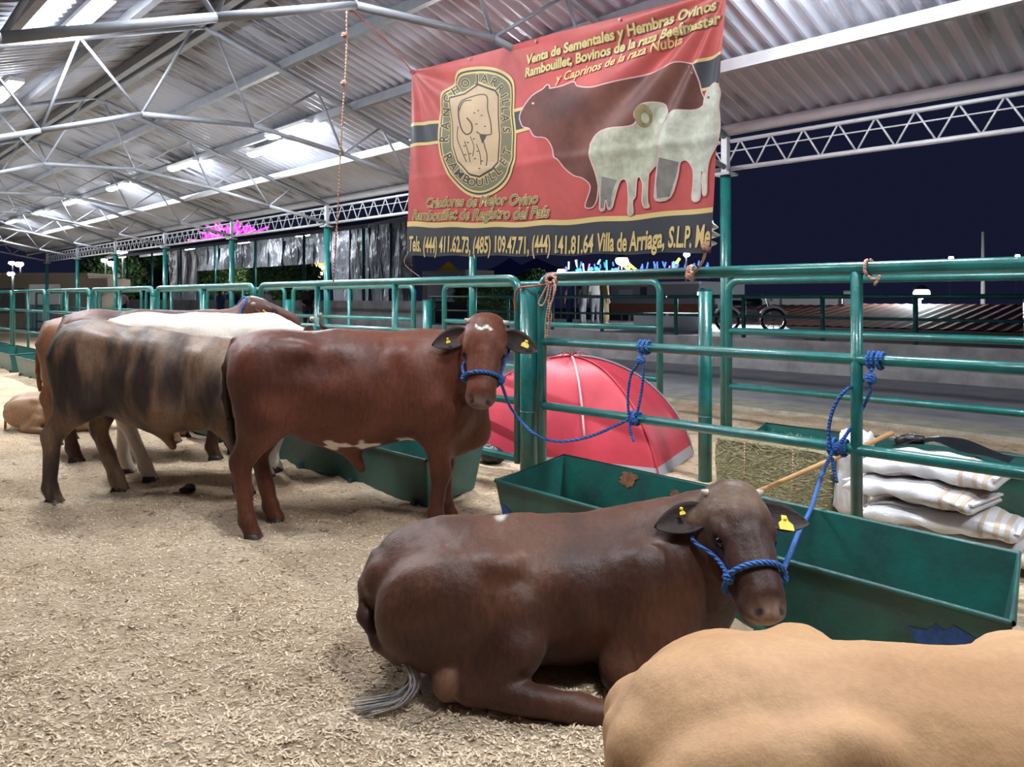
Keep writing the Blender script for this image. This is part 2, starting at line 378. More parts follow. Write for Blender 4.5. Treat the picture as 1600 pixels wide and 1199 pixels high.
for v in (4.42, 5.42, 6.42, 2.55, 1.55, .55):
    z = roofz(v)-.055
    mb = MB().prism([UV(U0, v-.035, z-.06), UV(U0, v+.035, z-.06), UV(U0, v+.035, z+.05), UV(U0, v-.035, z+.05)], D1*(U1-U0))
    wb(mb, 'purlin', M_steelb if abs(v-6.42) < .01 else M_steel, ceil)
for dv in (-.09, .09):
    v = RID_V+dv; z = roofz(v)-.06
    wb(MB().prism([UV(U0, v-.045, z-.07), UV(U0, v+.045, z-.07), UV(U0, v+.045, z+.05), UV(U0, v-.045, z+.05)], D1*(U1-U0)), 'ridge_beam', M_steel, ceil)
for v in (7.50, -.52):
    wbar('eave_tube', UV(U0, v, 3.43), UV(U1, v, 3.43), .062, M_steelb, ceil, 14)
# trusses over every post, with webs of round bar
US = [4.48+4.24*k for k in range(-2, 8)]
BAY = 4.24
def truss_nodes():
    return [(7.48, 3.02), (6.32, 3.24), (5.27, 3.46), (4.05, 3.64), (2.80, 3.57), (1.85, 3.25), (.78, 2.88), (-.52, 2.75)]
bot = truss_nodes(); topv = [6.9, 5.9, 5.42, 4.42, 3.55, 3.4, 2.4, 1.4, .2]
def truss_parts(root):
    up = lambda v: (0, v, roofz(v)-.12)
    L3 = lambda p: Vector(p)
    MB().box(((0, 0, 0)), (0, 0, 0))
    bar('top_chord', up(7.5), up(RID_V), .038, M_steel, root, 10); bar('top_chord', up(RID_V), up(-.52), .038, M_steel, root, 10)
    pts = [(0, v, z) for v, z in bot]
    for i in range(len(pts)-1): bar('bottom_chord', pts[i], pts[i+1], .030, M_steel, root, 10)
    webs = [(1, 6.75), (1, 5.85), (2, 5.85), (2, 4.9), (3, 4.9), (3, 3.6), (4, 3.35), (4, 2.2), (5, 2.2), (5, 1.3), (6, 1.3), (6, .1)]
    for k, v in webs: bar('web_bar', (0, bot[k][0], bot[k][1]), up(v), .016, M_steel, root, 6)
    return root
RZ = ANG                                    # local x = +u ; local y must be +v -> mirror handled by axes below
MU = Matrix((( D1.x, D2.x, 0, 0), (D1.y, D2.y, 0, 0), (0, 0, 1, 0), (0, 0, 0, 1)))
def uv_thing(name, label, cat, u, v, z=0, group=None):
    o = bpy.data.objects.new(name, None); COL.objects.link(o); o.empty_display_size = .1
    M = MU.copy(); M.translation = UV(u, v, z); o.matrix_basis = M
    return tag(o, label, cat, group)
first = None
for i, u in enumerate(US):
    if first is None:
        first = uv_thing('roof_truss', 'grey steel roof truss with arched bottom chord and bar webs', 'truss', u, 0, 0, 'roof trusses of the shed'); truss_parts(first); index_children(first)
    else:
        c = copy_tree(first); M = MU.copy(); M.translation = UV(u, 0, 0); c.matrix_basis = M
        if i == 2: c['label'] = 'grey roof truss that the long twine and the banner string hang from'; del c['group']
# columns and lattice girders along the right-hand eave
col0 = None; gir0 = None
for i, u in enumerate(US):
    if col0 is None:
        col0 = uv_thing('roof_column', 'slim teal steel column carrying the shed eave', 'column', u, 7.48, 0, 'eave columns of the shed')
        bar('shaft', (0, 0, -.05), (0, 0, 2.93), .058, M_green, col0, 14); MB().box((0, 0, 2.945), (.2, .2, .03)).build('cap_plate', M_steel, col0)
        MB().box((0, 0, 3.17), (.07, .07, .42)).build('stub', M_steelb, col0); index_children(col0)
        gir0 = uv_thing('lattice_girder', 'grey lattice girder with zigzag bars under the eave', 'girder', u, 7.48, 0, 'lattice girders between eave columns')
        for nm, z, r in (('upper_chord', 3.30, .022), ('lower_chord', 3.0, .026), ('tie_rod', 3.19, .008)): bar(nm, (.06, 0, z), (BAY-.06, 0, z), r, M_steelb, gir0, 6)
        nn = 12; bm_a = MB().tube([(0, 0, 3.0), (BAY/nn/2, 0, 3.3)], .010, 6).mesh('web_bar', True); bm_b = MB().tube([(0, 0, 3.3), (BAY/nn/2, 0, 3.0)], .010, 6).mesh('web_bar', True)
        for k in range(nn):
            obj('web_bar', bm_a, M_steelb, gir0).location = (k*BAY/nn, 0, 0); obj('web_bar', bm_b, M_steelb, gir0).location = ((k+.5)*BAY/nn, 0, 0)
        index_children(gir0)
    else:
        for src in (col0, gir0):
            if src is gir0 and i == len(US)-1: continue
            c = copy_tree(src); M = MU.copy(); M.translation = UV(u, 7.48, 0); c.matrix_basis = M
# tube lamps
def lamp(u, v, z, label, group, name='tube_lamp', proto=[None]):
    if proto[0] is None:
        o = uv_thing(name, label, 'lamp', u, v, z, group)
        MB().box((0, 0, .035), (1.24, .17, .05)).build('housing', M_white, o)
        MB().grid(lambda a, b: Vector((-.6+1.2*a, .075*math.cos(math.pi*b), .012-.045*math.sin(math.pi*b))), 1, 10).build('diffuser', M_lamp, o, True)
        for x in (-.5, .5): bar('hanger', (x, 0, .05), (x, 0, .16), .006, M_steel, o, 5)
        index_children(o); proto[0] = o; return o
    c = copy_tree(proto[0]); c.name = name; M = MU.copy(); M.translation = UV(u, v, z); c.matrix_basis = M; tag(c, label, 'lamp', group); return c
LB_F, GR_F = 'white tube lamp lit under the roof slope on the fence side', 'tube lamps on the fence side'
LB_R, GR_R = 'white tube lamp lit under the far roof slope past the ridge', 'tube lamps past the ridge'
for u in (6.35, 10.35, 14.4, 18.2, 21.8, 25.5, 28.9): lamp(u, 5.36, roofz(5.42)-.13, LB_F, GR_F)
lamp(11.55, 5.62, roofz(5.62)-.14, 'short-looking second tube lamp beside another on the fence side of the roof', None)
for u in (8.1, 11.7): lamp(u, 2.1, roofz(2.1)-.09, LB_R, GR_R)
# the two rows run on under the same roof beyond the edges of the picture
for u, nm in ((2.5, 'tube_lamp_above_fence_offscreen'), (-1.4, 'tube_lamp_right_offscreen')): lamp(u, 5.36, roofz(5.42)-.13, LB_F, GR_F, nm)
for u, nm in ((.6, 'tube_lamp_overhead_offscreen'), (4.3, 'tube_lamp_above_offscreen'), (15.4, 'tube_lamp_left_offscreen'), (19.2, 'tube_lamp_left_second_offscreen'), (23, 'tube_lamp_left_third_offscreen'), (27, 'tube_lamp_left_fourth_offscreen')): lamp(u, 2.1, roofz(2.1)-.09, LB_R, GR_R, nm)
# ================================================================ fences
def arch_panel(root, x0, x1, zs, r_top, r_rail, posts, bottom, corner=.12):
    top = zs[0]
    n = 6; path = [(x0, 0, bottom)]+[(x0+corner-corner*math.cos(math.pi/2*k/n), 0, top-corner+corner*math.sin(math.pi/2*k/n)) for k in range(n+1)]
    path += [(x1-corner+corner*math.sin(math.pi/2*k/n), 0, top-corner+corner*math.cos(math.pi/2*k/n)) for k in range(n+1)]+[(x1, 0, bottom)]
    MB().tube(path, r_top, 12).build('frame', M_green, root, True)
    for z in zs[1:]: bar('rail', (x0, 0, z), (x1, 0, z), r_rail, M_green, root, 12)
    for x in posts: bar('upright', (x, 0, bottom), (x, 0, top), r_rail, M_green, root, 12)
def panel(u0, u1, v, zs, label, posts=(), r=.040, rr=.034, bottom=.1, group=None):
    o = uv_thing('pipe_fence', label, 'fence', u0, v, 0, group); arch_panel(o, 0, u1-u0, zs, r, rr, [p-u0 for p in posts], bottom); return o
def bollard(u, v, h, r, label, group=None):
    o = uv_thing('fence_post', label, 'post', u, v, 0, group)
    bar('shaft', (0, 0, -.05), (0, 0, h), r, M_green, o, 20); MB().tube([(0, 0, h), (0, 0, h+.012)], r*1.04, 20).build('cap', M_green, o)
    MB().tube([(0, 0, .34*h), (0, 0, .34*h+.012)], r*1.03, 20).build('weld_collar', M_green, o, True)
    return o
FV = 4.83
panel(-1.6, 4.70, FV, (1.78, 1.215, .655), 'teal pipe fence panel with three rails in front of the sacks', posts=(1.98,), r=.041, rr=.036, bottom=.12)
panel(5.0, 10.16, FV, (1.77, 1.24, .66, .14), 'long teal pipe fence panel behind the reddish standing bull', posts=(6.93, 8.6))
panel(10.4, 14.22, FV, (1.77, 1.24, .66, .14), 'teal pipe fence panel behind the cream bull', posts=(12.2,))
panel(14.48, 18.15, FV, (1.77, 1.24, .66, .14), 'teal pipe fence panel behind the brindle bull', posts=(16.3,))
u = 18.4
while u < 33: panel(u, u+3.6, FV, (1.77, 1.24, .66, .14), 'distant teal pipe fence panel running along to the cream building', posts=(u+1.8,), group='distant panels of the front fence'); u += 3.9
bollard(4.86, FV, 1.70, .083, 'thick teal pipe post beside the reddish bull\'s head')
for u in (10.28, 14.35, 18.27): bollard(u, FV, 1.62, .075, 'thick teal pipe post between distant front fence panels', 'thick posts of the front fence')
BV = 7.44
panel(-1.4, 4.42, BV, (1.78, 1.24, .64), 'teal back fence panel behind the stacked sacks', posts=(), rr=.036)
panel(5.32, 9.35, BV, (1.79, 1.24, .64), 'teal back fence panel behind the red tent', posts=(7.3,), rr=.034)
panel(10.15, 14.2, BV, (1.79, 1.24, .64), 'teal back fence panel in front of the person in black', posts=(12.1,))
panel(14.57, 18.5, BV, (1.79, 1.24, .64), 'teal back fence panel in front of the people in blue', posts=(16.5,))
u = 18.9
while u < 34: panel(u, u+3.9, BV, (1.79, 1.24, .64), 'far teal back fence panel near the cream building', posts=(u+1.95,), group='far panels of the back fence'); u += 4.3
for u in (9.78, 14.4, 18.7): bollard(u, BV, 1.55, .075, 'thick teal post between back fence gates', 'thick posts of the back fence')
bollard(3.66, 5.78, 1.66, .058, 'plain dark teal post standing between the tent and the hay bale')
# slim fence standing on the low wall
for i in range(3):
    u0 = -8+i*9.5; u1 = u0+9.4
    o = uv_thing('wall_fence', 'slim green pipe fence standing on the low concrete wall', 'fence', u0, 15.62, .6, 'slim fences on the low wall')
    for z in (1.02, .58): bar('rail', (0, 0, z), (u1-u0, 0, z), .045 if z > 1 else .03, M_green, o, 8)
    for k in range(6): bar('upright', (.2+k*1.8, 0, .02), (.2+k*1.8, 0, 1.02), .05, M_green, o, 8)
# ================================================================ feed troughs
def trough(u0, u1, v0, v1, hf, hb, label, group=None, rot=0., skew=.2):
    o = uv_thing('feed_trough', label, 'trough', u0, v0, 0, group); o.matrix_basis = o.matrix_basis @ Matrix.Rotation(rot, 4, 'Z'); Lx = u1-u0; wv = v1-v0; t = .012
    S_ = lambda x, y: (x+skew*y/wv, y)
    def plate(name, quad, th, m):
        q = [Vector(p) for p in quad]; nrm = (q[1]-q[0]).cross(q[3]-q[0]).normalized()*th
        return MB().prism(q, nrm).build(name, m, o)
    i = .06                                     # walls lean inward to the bottom
    plate('front_panel', [(0, 0, hf), (Lx, 0, hf), (Lx-i, i, .0), (i, i, .0)], t, M_tgreen)
    plate('back_panel', [(skew, wv, hb), (skew+Lx, wv, hb), (skew+Lx-i, wv-i, 0), (skew+i, wv-i, 0)], -t, M_tgreen)
    plate('end_panel', [(0, 0, hf), (skew, wv, hb), (skew+i, wv-i, 0), (i, i, 0)], -t, M_tgreen)
    plate('end_panel', [(Lx, 0, hf), (skew+Lx, wv, hb), (skew+Lx-i, wv-i, 0), (Lx-i, i, 0)], t, M_tgreen)
    plate('floor_plate', [(i, i, .06), (Lx-i, i, .06), (skew+Lx-i, wv-i, .06), (skew+i, wv-i, .06)], t, M_tgreen)
    rim = MB().tube([(0, 0, hf), (Lx, 0, hf), (Lx+skew, wv, hb), (skew, wv, hb), (0, 0, hf)], .013, 6, False)
    rim.build('rim', M_tgreen, o, True)
    for k in range(4 if Lx < 3.5 else 5):
        x = .2+k*(Lx-.4)/3.; MB().box((x, .045, .0), (.05, .05, .08)).build('foot', M_tgreen, o)
    return o
t1 = trough(.78, 3.72, 3.28, 4.12, .40, .42, 'open green steel feed trough between the resting brown bull and the fence', rot=.035)
# paint loss on the near trough
def patch(root, pts, m, name='worn_patch'):
    return MB().add(pts, [tuple(range(len(pts)))]).build(name, m, root)
def blob(cx, cy, r, n=26, sx=1.): return [(cx+sx*r*(.55+.75*random.random())*math.cos(6.283*k/n), cy+r*(.7+.5*random.random())*math.sin(6.283*k/n)) for k in range(n)]
for cx, cz, r, m in ((1.6, .385, .045, M_rust), (2.3, .36, .05, M_rust), (1.9, .33, .03, M_rust)):
    patch(t1, [(x+.2, .84-.06*(.42-min(z, .415))/.42-.017, min(z, .415)) for x, z in blob(cx, cz, r, sx=1.8)], M_rust)
for cx, cz, r in ((.22, .22, .09), (.12, .1, .06), (2.9, .2, .05)):
    patch(t1, [(min(max(x, .02), 2.9), .06*(.40-z)/.40-.004, z) for x, z in blob(cx, cz, r, sx=1.6)], M_bluepaint)
trough(4.62, 7.75, 3.50, 4.26, .375, .40, 'green steel feed trough below the reddish standing bull')
trough(-2.5, .60, 3.22, 4.05, .40, .42, 'green steel feed trough beyond the tan cow\'s back')
trough(8.3, 11.4, 3.50, 4.26, .375, .40, 'green steel feed trough hidden behind the dark brown bull')
u = 11.9
while u < 26: trough(u, u+3.1, 3.5, 4.26, .38, .40, 'distant worn feed trough along the front fence', 'distant feed troughs'); u += 3.6
trough(.4, 3.55, 6.35, 7.0, .36, .36, 'dark feed trough against the back fence behind the hay bale')
trough(-3.0, .2, 6.35, 7.0, .36, .36, 'dark feed trough against the back fence right of the sacks')
# ================================================================ cattle
M_hoof = mat('hoof', (.05, .032, .024), .5, 0, .3, 30)
M_horn = mat('horn', (.55, .48, .40), .5, 0, .3, 20)
M_eye = mat('eye', (.006, .005, .005), .12)
M_tag = mat('yellow_tag', (.80, .62, .02), .45)
M_pink = mat('pale_skin', (.30, .17, .13), .6)
def unit(v): v = np.array(v, float); return v/np.linalg.norm(v)
class Head:
    def __init__(h, poll, f, n, sc=1.):
        h.o = np.array(poll, float); h.f = unit(f); n = np.array(n, float); h.n = unit(n-h.f*n.dot(h.f)); h.s = np.cross(h.n, h.f); h.sc = sc
        h.R = np.stack([h.f, h.s, h.n], 1)
    def p(h, f, s, n): return h.o+h.sc*(h.f*f+h.s*s+h.n*n)
    def prims(h):
        c = h.sc; E = lambda f, s, n, r, k=.03, sub=False: ell(h.p(f, s, n), np.array(r)*c, k*c, h.R, sub)
        K = lambda a, b, ra, rb, k=.03: cone(h.p(*a), h.p(*b), ra*c, rb*c, k*c)
        out = [E(.085, 0, -.055, (.135, .118, .115), .04), E(.0, 0, -.035, (.06, .105, .075), .05)]
        for s in (-1, 1):
            out += [K((.10, s*.055, -.02), (.40, s*.030, -.012), .060, .047, .05), K((.12, s*.06, -.13), (.38, s*.028, -.085), .062, .045, .05),
                    E(.160, s*.100, -.006, (.055, .026, .034), .025), E(.17, s*.075, -.115, (.09, .04, .075), .04)]
        out += [K((.1, 0, -.03), (.42, 0, -.03), .07, .062, .05), K((.15, 0, -.13), (.42, 0, -.085), .06, .042, .05), K((.2, 0, .022), (.40, 0, .008), .022, .025, .05)]
        out += [E(.445, 0, -.046, (.060, .088, .068), .03), E(.478, 0, -.022, (.036, .070, .046), .018), E(.452, 0, -.098, (.045, .055, .03), .025)]
        for s in (-1, 1):
            out += [E(.476, s*.052, .016, (.024, .015, .018), .010, True), E(.203, s*.115, -.022, (.028, .018, .022), .015, True)]
        out += [E(.50, 0, -.072, (.02, .07, .006), .015, True)]
        return out
def leaf_ear(root, h, side, droop, back, L=.215, Wd=.062, mat_=None, tagside=None, fwd=.0):
    # cupped ear: base at the side of the poll, hollow facing the face normal
    b = h.p(.065, side*.108, -.045); s = h.s*side
    d = unit(s+h.f*droop-h.n*back); up = unit(-h.f - d*np.dot(-h.f, d)); nn = np.cross(d, up); nn = nn if np.dot(nn, h.n) > 0 else -nn
    mb = MB(); L *= h.sc; Wd *= h.sc
    def fn(a, t):
        w = Wd*(math.sin(math.pi*min(1, (a*.93+.07))**.85)**.75+.10*(1-a)); q = (t-.5)*2
        cup = .55*w*(1-q*q)*(1-.4*a)
        return Vector(b+d*L*a+up*w*q*(1.0)+nn*(-cup+.012*a)+np.array((0, 0, -.02*a*a)))
    n = 12; m = 8; mb.grid(fn, n, m)
    th = .007; nb = Vector(nn)*-th; o = len(mb.v); front = list(mb.v)
    mb.v += [tuple(Vector(p)+nb) for p in front]; mb.f += [tuple(reversed([i+o for i in f])) for f in mb.f[:n*m]]
    ring = [i for i in range(n+1)]+[j*(n+1)+n for j in range(1, m+1)]+[m*(n+1)+i for i in range(n-1, -1, -1)]+[j*(n+1) for j in range(m-1, 0, -1)]
    mb.f += [(ring[i], ring[i]+o, ring[(i+1) % len(ring)]+o, ring[(i+1) % len(ring)]) for i in range(len(ring))]
    e = mb.build('ear', mat_, root, True)
    return e, b, d, up, nn, L
def ear_tag(ear, b, d, up, nn, L, at, low, size=.03):
    c = Vector(b+d*L*at-up*low+nn*.012); u_ = Vector(d); w = Vector(-up); th = Vector(nn)*.004
    pts = [(-.35, -.9), (.35, -.9), (.45, -.2), (1, .25), (1, 1.1), (-1, 1.1), (-1, .25), (-.45, -.2)]
    MB().prism([c+u_*x*size+w*y*size for x, y in pts], th).build('ear_tag', M_tag, ear)
    MB().ell(c+w*-.012+th*1.6, (.008, .008, .008), 8, 6).build('ear_stud', M_tag, ear)
def hoof(root, p, heading=(1, 0, 0), flat=False):
    d = Vector(heading).normalized(); s = Vector((0, 0, 1)).cross(d)
    for k in (-1, 1):
        mb = MB(); rows = []
        for z, fr, bk, w in ((0, .072, -.045, .030), (.03, .062, -.045, .029), (.065, .040, -.04, .026)):
            rows.append([(bk, -w), (bk, w), (fr*.6, w), (fr, w*.45), (fr, -w*.3), (fr*.6, -w)])
        vs = [Vector(p)+d*x+s*(y+k*.031)+Vector((0, 0, z)) for (z, r) in zip((0, .03, .065), rows) for x, y in r]
        fs = [(j*6+i, j*6+(i+1) % 6, (j+1)*6+(i+1) % 6, (j+1)*6+i) for j in range(2) for i in range(6)]+[(12, 13, 14, 15, 16, 17), (5, 4, 3, 2, 1, 0)]
        mb.add(vs, fs).build('hoof', M_hoof, root, True)
def leg_front(x, y, kneex=.03, foot=0., wide=0):
    y2 = y*.92; fx = x+foot
    return [cone((x-.05, y*1.05, 1.10), (x+.07, y*1.28, .84), .165, .135, .08, (1, .75, 1)), cone((x+.05, y*1.22, .84), (x-.05, y*1.1, .71), .125, .105, .07, (1, .85, 1)),
            cone((x-.02, y*1.12, .74), (x+kneex+foot*.45, y2, .43), .112, .068, .05), ell((x+kneex+foot*.45, y2, .41), (.070, .064, .075), .03),
            cone((x+kneex+foot*.45, y2, .40), (fx, y2, .15), .059, .050, .03), ell((fx+.003, y2, .135), (.060, .057, .058), .025), cone((fx, y2, .13), (fx+.04, y2, .05), .052, .058, .02)], (fx+.035, y2, 0)
def leg_hind(x, y, foot=0.):
    fx = x+foot
    return [cone((x+.07, y*.95, 1.12), (x+.10, y*1.1, .84), .21, .165, .07, (1, .74, 1)), cone((x+.02, y*.95, 1.05), (x+.02, y, .78), .16, .12, .08, (1, .75, 1)),
            cone((x+.10, y*1.08, .84), (x-.03+foot*.4, y, .58), .14, .080, .06, (1, .8, 1)), ell((x-.075+foot*.5, y, .52), (.064, .056, .08), .03), cone((x+.04, y, .72), (x-.085+foot*.5, y, .56), .085, .042, .05),
            cone((x-.06+foot*.5, y, .50), (fx-.015, y, .16), .060, .051, .03), ell((fx-.01, y, .145), (.060, .057, .058), .025), cone((fx-.01, y, .14), (fx+.03, y, .05), .052, .058, .02)], (fx+.025, y, 0)
def standing(poll, f, n, hsc=1., feet=(0, 0, 0, 0), tail=((-.16, 0, 1.33), (-.225, 0, 1.15), (-.225, 0, .95), (-.20, 0, .78)), sheath=True, low_neck=0., hump=0.):
    P = [cone((.22, 0, 1.02), (.66, 0, .985), .345, .375, .12, (1, .84, 1)), cone((.66, 0, .985), (1.12, 0, .985), .375, .36, .12, (1, .82, 1)),
         ell((.07, 0, 1.14), (.27, .255, .255), .12), cone((-.08, 0, 1.24), (.5, 0, 1.30), .115, .075, .10), cone((.5, 0, 1.29), (1.12, 0, 1.27+hump), .075, .10, .10)]
    for s in (-1, 1):
        P += [ell((.27, s*.225, 1.262), (.11, .06, .06), .12), ell((-.10, s*.10, 1.22), (.06, .06, .07), .06)]
        P += [ell((.44, s*.355, 1.20), (.12, .06, .085), .12, sub=True), cone((1.0, s*.19, 1.22), (1.2, s*.24, .92), .085, .11, .09), ell((.86, s*.33, .95), (.05, .03, .22), .08, sub=True)]
    hoofs = []
    for y, k in ((-.185, 0), (.185, 1)):
        a, h = leg_hind(-.005, y, feet[k]); P += a; hoofs.append(h)
    for y, k in ((-.16, 2), (.16, 3)):
        a, h = leg_front(1.22, y, .03, feet[k]); P += a; hoofs.append(h)
    P += [ell((1.34, 0, .85), (.20, .21, .29), .12), cone((1.30, 0, .62), (1.48, 0, .66), .12, .11, .10, (1, .75, 1))]
    H = Head(poll, f, n, hsc); nb = H.p(.07, 0, -.10)
    mid = (np.array((1.22, 0, 1.05-low_neck))+nb)/2+np.array((.03, 0, -.02))
    P += [cone((1.12, 0, 1.08), mid, .265, .20, .12, (1, .8, 1)), cone(mid, nb, .20, .135, .09, (1, .9, 1)), cone((1.05, 0, 1.22), (mid[0], mid[1], mid[2]+.10), .12, .11, .10)]
    thr = H.p(.16, 0, -.19); P += [cone((1.46, 0, .72), (.5*(1.46+thr[0]), .5*thr[1], .5*(.86+thr[2])), .085, .06, .09, (1, .6, 1)), cone((.5*(1.46+thr[0]), .5*thr[1], .5*(.86+thr[2])), thr, .06, .04, .08)]
    if sheath: P += [cone((.36, 0, .70), (.60, 0, .60), .07, .06, .08), cone((.60, 0, .60), (.69, 0, .43), .060, .030, .05), ell((.09, 0, .75), (.065, .07, .10), .04)]
    P += H.prims()
    for a, b in zip(tail[:-1], tail[1:]): P.append(cone(a, b, .036 if a is tail[0] else .030, .027, .025))
    return P, H, hoofs
def coat(me, V, fn):
    c = np.clip(fn(V), 0, 1); at = me.color_attributes.new('coat', 'FLOAT_COLOR', 'POINT')
    at.data.foreach_set('color', np.concatenate([c, np.ones((len(c), 1))], 1).astype(np.float32).ravel())
def lerp(a, b, t): return np.asarray(a)*(1-t[:, None])+np.asarray(b)*t[:, None]
def sstep(x, a, b): t = np.clip((x-a)/(b-a), 0, 1); return t*t*(3-2*t)
def face_marks(V, c, H):
    for s in (-1, 1):
        c = lerp2(c, (.03, .018, .015), sstep(.024-np.linalg.norm(V-H.p(.480, s*.052, .015), axis=1)/H.sc, 0, .008))
        c = lerp2(c, np.array((.022, .014, .012)), .8*sstep(.052-np.linalg.norm(V-H.p(.203, s*.108, -.022), axis=1)/H.sc, 0, .025))
    return c
def relief(me, V):
    N = np.empty(len(V)*3, np.float32); me.vertices.foreach_get('normal', N); N = N.reshape(-1, 3)
    d = .012*(noise3(V, 5, 51, 2)-.5)+.007*(noise3(V*np.array((1.6, 1, .5)), 14, 52, 2)-.5)+.002*(noise3(V, 60, 53, 1)-.5)
    V = V+N*d[:, None]; me.vertices.foreach_set('co', V.astype(np.float32).ravel()); me.update(); return V
def finish(root, name, P, H, hoofs, colfn, h, slope=0., mot=.5, rough=.5, earcol=(.05, .025, .02), ears=((-1, .12, .35), (1, .12, .35)), tags=(None, None), horns=True, eyes=True):
    me, V = sdf_mesh('body', P, h); coat(me, V, (lambda Q: face_marks(Q, colfn(Q), H)) if H is not None else colfn); V = relief(me, V)
    if slope: V = V.copy(); V[:, 2] -= slope*np.clip(V[:, 0], 0, 1.3)*sstep(V[:, 2], .3, .9); me.vertices.foreach_set('co', V.astype(np.float32).ravel()); me.update()
    m = coat_mat(name+'_coat', rough, mot=mot); o = obj('body', me, m, root)
    for x in hoofs: hoof(root, x)
    em = mat(name+'_ear', earcol, .7, 0, .3, 30, .3, 120)
    if H is None: return o
    for (sd, dr, bk), tg in zip(ears, tags):
        e = leaf_ear(root, H, sd, dr, bk, mat_=em)
        if tg: ear_tag(*e, *tg)
    if eyes:
        for s in (-1, 1): MB().ell(H.p(.200, s*.099, -.022), (.025*H.sc,)*3, 12, 8).build('eye', M_eye, root, True)
    if horns:
        for s in (-1, 1): MB().tube([Vector(H.p(-.005, s*.095, -.02)), Vector(H.p(-.004, s*.114, -.014)), Vector(H.p(-.012, s*.130, -.008))], [.021*H.sc, .016*H.sc, .006*H.sc], 10).build('horn', M_horn, root, True)
    return o
def switch(root, pts, r0, m, strands=26, spread=.03):
    mb = MB(); pts = [Vector(p) for p in pts]
    for k in range(strands):
        off = Vector((random.gauss(0, 1), random.gauss(0, 1), random.gauss(0, .6)))*spread*.5
        q = [p+off*(.25+1.1*i/(len(pts)-1)) for i, p in enumerate(pts)]
        mb.tube(smooth_path(q, 4), [r0*(1-.8*i/((len(pts)-1)*4)) for i in range((len(pts)-1)*4+1)], 5)
    return mb.build('tail_switch', m, root, True)
def local_of(root, p): return np.array(wm(root).inverted() @ Vector(p))
def ldir(root, d): return np.array(wm(root).inverted().to_3x3() @ Vector(d))
M_tailhair = mat('dark_tail_hair', (.03, .017, .012), .6); M_greyhair = mat('grey_tail_hair', (.34, .31, .30), .6, 0, .4, 40)
# ---- reddish-brown bull standing in profile, head turned to the camera
A = thing('bull', 'reddish brown bull standing side-on with face turned to us and yellow ear tags', 'bull', (-1.74, 5.30, -.03), math.radians(6.7))
pa = local_of(A, WY(760, 503, 5.10)); P, HA, ho = standing(pa, ldir(A, (-.03, -.18, -.47)), ldir(A, (.0, -1, .3)), 1.14, feet=(-.03, .05, -.02, .06))
WH = ((.75, .70, .64))
def colA(V):
    n = noise3(V, 3.0, 1); c = lerp((.075, .021, .012), (.145, .043, .023), sstep(n, .3, .7))
    c = lerp2(c, (.035, .015, .011), sstep(-V[:, 0], .17, .20)*sstep(1.3-V[:, 2], 0, .2))
    w = sstep(noise3(V, 9, 4, 2), .62, .66)*sstep(.68-V[:, 2], 0, .03)*(V[:, 0] > .35)*(V[:, 0] < 1.2)*(V[:, 2] > .55); c = lerp2(c, WH, w)
    d = np.linalg.norm(V-HA.p(.47, 0, -.03), axis=1); c = lerp2(c, (.20, .125, .10), sstep(.11-d, 0, .05))
    q = V-HA.p(.055, -.01, .05); w = (np.abs(q @ HA.s) < .055)*(np.abs(q @ HA.f+.010*np.sin((q @ HA.s)*90)) < .011)*(q @ HA.n > -.08); c = lerp2(c, WH, w*1.)
    return c
def lerp2(c, d, t): t = np.asarray(t, float)[:, None]; return c*(1-t)+np.asarray(d)*t
finish(A, 'bull_a', P, HA, ho, colA, .0125, earcol=(.032, .014, .011), ears=((-1, .30, .10), (1, .30, .10)), tags=((.55, .02, .014), (.62, .0, .026)))
PA = P
MB().tube(smooth_path([(-.20, 0, .80), (-.19, 0, .70), (-.17, 0, .60)], 4), [.03]*4+[.026]*4+[.006], 8).build('tail_switch', M_tailhair, A, True)
# ---- brindle bull
B = thing('bull', 'brindled tan and black bull standing with legs apart, its head hidden behind another bull', 'bull', (-3.44, 6.18, -.035), math.radians(-1)); B.scale = (1.04,)*3
pb = local_of(B, WY(497, 494, 6.25)); P, HB, ho = standing(pb, ldir(B, (.45, .05, -.5)), ldir(B, (.6, -.1, .6)), 1.0, feet=(-.14, .16, .05, -.05))
def colB(V):
    q = V*np.array((11, 3.5, 1.5)); n = noise3(q, 1, 11, 4); n2 = noise3(V, 2.2, 5, 2)
    bl = sum(np.exp(-((V[:, 0]-x)**2/(w*w)+(V[:, 2]-z)**2/(h*h))) for x, z, w, h in ((.10, .92, .20, .26), (.55, .96, .15, .22), (1.10, .98, .12, .22)))   # dark brindle patches of the coat
    t = sstep(n*.75+n2*.45-.22*bl, .36, .70); c = lerp((.034, .021, .017), (.215, .128, .080), t)
    s = sstep(.13-np.linalg.norm(V-np.array((.1, 0, .72)), axis=1), 0, .05); return lerp2(c, (.22, .12, .07), s)
finish(B, 'bull_b', P, HB, ho, colB, .016, slope=.125, earcol=(.10, .05, .035), tags=(None, None))
# ---- cream bull
C = thing('bull', 'cream white bull standing behind the brindle bull', 'bull', (-3.40, 6.86, -.03), math.radians(7)); C.scale = (1.06, .9, 1.06)
P, H_, ho = standing((1.85, .12, 1.12), (.4, .1, -.5), (.6, 0, .5), 1.0, feet=(.18, -.1, -.12, -.1), low_neck=.1)
finish(C, 'bull_c', P, H_, ho, lambda V: lerp((.58, .49, .40), (.72, .64, .56), sstep(noise3(V, 3, 2), .3, .7)), .022, mot=.2, earcol=(.5, .4, .33))
